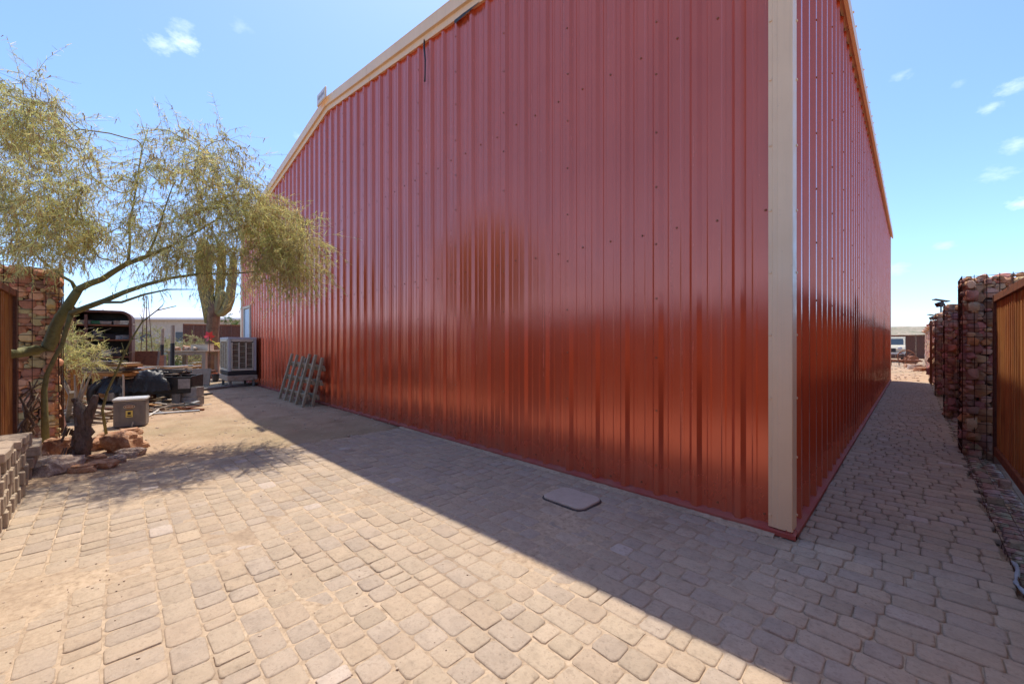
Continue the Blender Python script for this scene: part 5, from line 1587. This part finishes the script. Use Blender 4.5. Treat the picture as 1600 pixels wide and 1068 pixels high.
ld = thing('trailer_load', 'pile of boards and pipes loaded on the trailer bed', 'scrap load', pb + Vector((0, 0, .56)), face(253) - .2)
for k in range(16):
    L = random.uniform(.5, 1.15); a_ = random.gauss(0, .25); mt = random.choice(('steel', 'rust', 'woodh', 'pvc', 'black', 'wood', 'woodor'))
    d = Vector((math.cos(a_), math.sin(a_), random.gauss(0, .06))) * L/2; c_ = Vector((random.uniform(-.1, .12), random.uniform(-.28, .25), .07 + .012*k))
    mb = MB()
    if k % 2: mb.bar(c_ - d, c_ + d, random.uniform(.05, .14), .02, ch=.003); mb.build('board', M[mt], ld)
    else: mb.tube([c_ - d, c_ + d], random.uniform(.012, .024), 7); mb.build('pipe', M[mt], ld, smooth=True, auto=50)
# windmill-like lattice ornament
e = thing('lattice_tower', 'small iron lattice tower ornament among the shrubs', 'ornament', at_depth(229, 13), CAM_ROT)
for a in range(4):
    c_, s_ = math.cos(a*1.571 + .785), math.sin(a*1.571 + .785)
    mb = MB(); mb.tube([(c_*.2, s_*.2, 0), (c_*.03, s_*.03, 2.85)], .010, 6); mb.build('leg', M['darkrust'], e)
for z in (.6, 1.2, 1.7, 2.1, 2.45):
    r_ = .2 - .17*z/2.85
    for a in range(4):
        p, q = [Vector((math.cos(b_*1.571 + .785)*r_, math.sin(b_*1.571 + .785)*r_, z)) for b_ in (a, a+1)]
        mb = MB(); mb.bar(p, q, .008); mb.build('brace', M['darkrust'], e)

# ---- white-roofed long building beyond the yard
hb = at_depth(255, 46); e = thing('white_roof_building', 'long low building with bright white metal roof beyond the shrubs', 'building', hb, CAM_ROT + .05)
mb = MB(); mb.box((0, 3, 2.05), (17.6, 6, 4.1)); mb.build('wall', M['beige'], e)
for sgn in (-1, 1):
    mb = MB(); y0, y1 = (-.5, 3) if sgn < 0 else (6.5, 3)
    mb.poly([(-9.2, y0, 4.15), (9.2, y0, 4.15), (9.2, y1, 5.55), (-9.2, y1, 5.55), (-9.2, y0, 4.28), (9.2, y0, 4.28), (9.2, y1, 5.68), (-9.2, y1, 5.68)],
            [(0, 1, 2, 3), (4, 5, 6, 7), (0, 1, 5, 4), (1, 2, 6, 5), (3, 0, 4, 7)]); rf = mb.build('roof', M['roofw'], e)
mb = MB(); mb.box((0, -.52, 4.15), (18.4, .08, .22)); mb.build('fascia', M['white'], e)
for x in (-6, -2, 2, 6):
    mb = MB(); mb.box((x, -.02, 2.1), (1.2, .06, 1.1)); wdw = mb.build('window', M['glass'], e)
    mb = MB(); mb.box((x, -.05, 1.52), (1.4, .1, .08)); mb.build('sill', M['white'], wdw)

# ---- security lights on the gabions and by the fence
def flood(label, c, rz, s=1.0):
    e = thing('security_light', label, 'security light', c, rz)
    mb = MB(); mb.tube([(0, 0, 0), (0, 0, .16*s), (.02*s, 0, .22*s)], .014*s, 8); mb.build('stem', M['lampdark'], e, smooth=True)
    mb = MB(); mb.box((.0, 0, .30*s), (.26*s, .17*s, .02*s), Matrix.Rotation(R(-14), 3, 'Y'), ch=.004*s); mb.build('solar_panel', M['lampdark'], e)
    for sy in (-1, 1):
        mb = MB(); mb.box((.02*s, sy*.05*s, .21*s), (.10*s, .085*s, .10*s), Matrix.Rotation(R(25), 3, 'Y'), ch=.01*s); hd = mb.build('lamp_head', M['lampdark'], e)
        mb = MB(); mb.box((-.035*s, sy*.05*s, .19*s), (.008*s, .07*s, .08*s), Matrix.Rotation(R(25), 3, 'Y')); mb.build('lens', M['boxlid'], hd)
flood('dark twin security light on the long shaded gabion', (.52, 15.6, 2.10), R(200), 1.15)
flood('dark security light on the sunlit gabion top', (.55, 22.6, 2.04), R(200), 1.2)
lp = P(-6, 330, 4.6)
e = thing('yard_lamp', 'dark lamp hood at the end of a pole above the fence', 'lamp', (lp.x - .35, lp.y - .35, 0), CAM_ROT)
mb = MB(); mb.tube([(-.1, 0, 0), (-.1, 0, lp.z + .1), (.05, 0, lp.z + .14), (.2, .0, lp.z + .08)], .022, 8); mb.build('pole', M['darkrust'], e, smooth=True)
mb = MB(); mb.tube([(.18, 0, lp.z + .10), (.3, 0, lp.z + .07), (.46, 0, lp.z + .03)], [.05, .09, .075], 12); mb.build('hood', M['lampdark'], e, smooth=True, auto=40)

# ---- small things by the gate
gp_ = G(1570, 762, .02)
e = crate  # keep name
mb = MB(); mb.box((0, 0, .035), (.075, .075, .07), ch=.008)
tag(mb.build('stone_cube', M['rockpale'], None, loc=(gp_.x, gp_.y, .02)), 'small pale stone cube lying on the wire mattress', 'stone')
mb = MB(); pts = []
for k in range(13):
    t_ = k/12; pts.append(Vector((.408 + .012*math.sin(t_*9) - .012*t_, 3.75 - .62*t_, .012 + .008*math.sin(t_*11))))
mb.tube([p - pts[0] for p in pts], [.003 + .009*abs(math.sin(k*1.3)) for k in range(13)], 7)
tag(mb.build('plastic_strip', M['cloth'], None, smooth=True, loc=pts[0]), 'torn grey-blue plastic strip along the edge of the pavers', 'plastic strip')

# ---- far end of the passage: old pickup and farm scrap
tk = Vector((-2.15, 39.5, 0))
e = thing('old_pickup', 'old pale pickup truck parked beyond the passage end', 'pickup truck', tk, 0)
def extrude(mb, outline, x0, x1):
    n = len(outline)
    mb.poly([(x0, y_, z) for y_, z in outline] + [(x1, y_, z) for y_, z in outline], [tuple(range(n))[::-1], tuple(range(n, 2*n))] + [(k, (k+1) % n, n+(k+1) % n, n+k) for k in range(n)])
mb = MB(); extrude(mb, [(-1.2, .62), (-1.28, .95), (-1.15, 1.12), (-.25, 1.18), (.05, 1.62), (.15, 1.78), (1.0, 1.80), (1.12, 1.72), (1.2, 1.15), (3.0, 1.15), (3.02, .6)], .05, 1.75); bd = mb.build('body', M['cream'], e)
mb = MB(); mb.poly([(.16, .02, 1.66), (1.64, .02, 1.66), (1.66, -.22, 1.24), (.14, -.22, 1.24)], [(0, 1, 2, 3)]); mb.build('windscreen', M['glass'], e); 
mb = MB(); mb.poly([(1.756, .2, 1.68), (1.756, 1.0, 1.68), (1.756, 1.05, 1.25), (1.756, -.1, 1.25)], [(0, 1, 2, 3)]); mb.build('side_window', M['glass'], e)
for y_ in (-.62, 2.2):
    for x in (.16, 1.64):
        mb = MB(); mb.lathe([(.2, -.1), (.36, -.1), (.38, -.06), (.38, .06), (.36, .1), (.2, .1)], 22); o = mb.build('wheel', M['black'], e, smooth=True, auto=35); o.location = (x, y_, .38); o.rotation_euler = (0, R(90), 0)
        mb = MB(); mb.lathe([(.19, -.08), (.19, .085), (.05, .10)], 16); mb.build('rim', M['cream'], o, smooth=True, auto=35)
for x in (.3, 1.5):
    mb = MB(); mb.lathe([(.11, 0), (.12, .03), (.09, .06)], 16); o = mb.build('headlight', M['boxlid'], e, smooth=True); o.location = (x, -1.24, .98); o.rotation_euler = (R(90), 0, 0)
mb = MB(); mb.box((.9, -1.32, .62), (1.7, .10, .14), ch=.02); mb.build('bumper', M['steel'], e)
mb = MB(); mb.box((.9, -1.26, .86), (.8, .05, .26)); mb.build('grille', M['black'], e)
# farm implement
e = thing('rusty_drum', 'rusty drum lying on its side beside the pickup', 'drum', (-.10, 36.4, .26), 0)
mb = MB(); mb.lathe([(.24, -.38), (.26, -.36), (.26, -.02), (.275, 0), (.26, .02), (.26, .36), (.24, .38)], 22); o = mb.build('barrel', M['rust'], e, smooth=True, auto=40); o.rotation_euler = (R(90), 0, R(20))
e = thing('rusty_harrow', 'rusty farm harrow on the gravel by the sunlit gabion', 'farm implement', (-.5, 33.0, 0), .2)
for k in range(3):
    mb = MB(); mb.box((0, k*.4 - .4, .3), (1.6, .08, .08)); mb.build('beam', M['rust'], e)
for k in range(5):
    mb = MB(); mb.tube([(-.7 + k*.35, -.45, .34), (-.7 + k*.35, .4, .34)], .035, 6); mb.build('crossbar', M['rust'], e)
    mb = MB(); mb.tube([(-.7 + k*.35, .4, .34), (-.7 + k*.35, .55, .15), (-.7 + k*.35, .5, 0)], .025, 6); mb.build('tine', M['darkrust'], e)
e = thing('wheel_hub', 'upright rusty wagon wheel beside the old pickup', 'wheel', (-.32, 36.2, 0), R(15))
mb = MB()
N = 24
mb.tube([(math.cos(6.2832*k/N)*.42, 0, .46 + math.sin(6.2832*k/N)*.42) for k in range(N+1)], .035, 6); mb.build('rim', M['rust'], e, smooth=True)
for k in range(8):
    mb = MB(); mb.tube([(0, 0, .46), (math.cos(k*.785)*.42, 0, .46 + math.sin(k*.785)*.42)], .018, 5); mb.build('spoke', M['rust'], e)
for i, (x, y_, s_, mt, lab) in enumerate([(.1, 29.0, .5, 'rockpale', 'pale boulder on the gravel at the foot of the sunlit gabion'), (-.1, 31.2, .42, 'rock', 'reddish boulder on the gravel beyond the pale boulder'), (.25, 27.2, .4, 'rock', 'brown rock on the gravel nearest the passage'), (.0, 30.2, .25, 'rockpale', 'small pale rock between the gravel boulders')]):
    blob_rock('boulder', lab, (x, y_, 0), (s_*1.3, s_, s_*.55), mt, 60 + i, .5*i, 'rocks beyond the passage', 'rock')
bush('desert_shrub', 'dry shrub on the plain beyond the far rusty fence', (1.5, 60, 0), 1.6, .9, 40, leaf_w=.014)
bush('desert_shrub', 'olive shrub on the plain behind the old pickup', (-6, 66, 0), 2.0, 1.0, 40, leaf_w=.014)
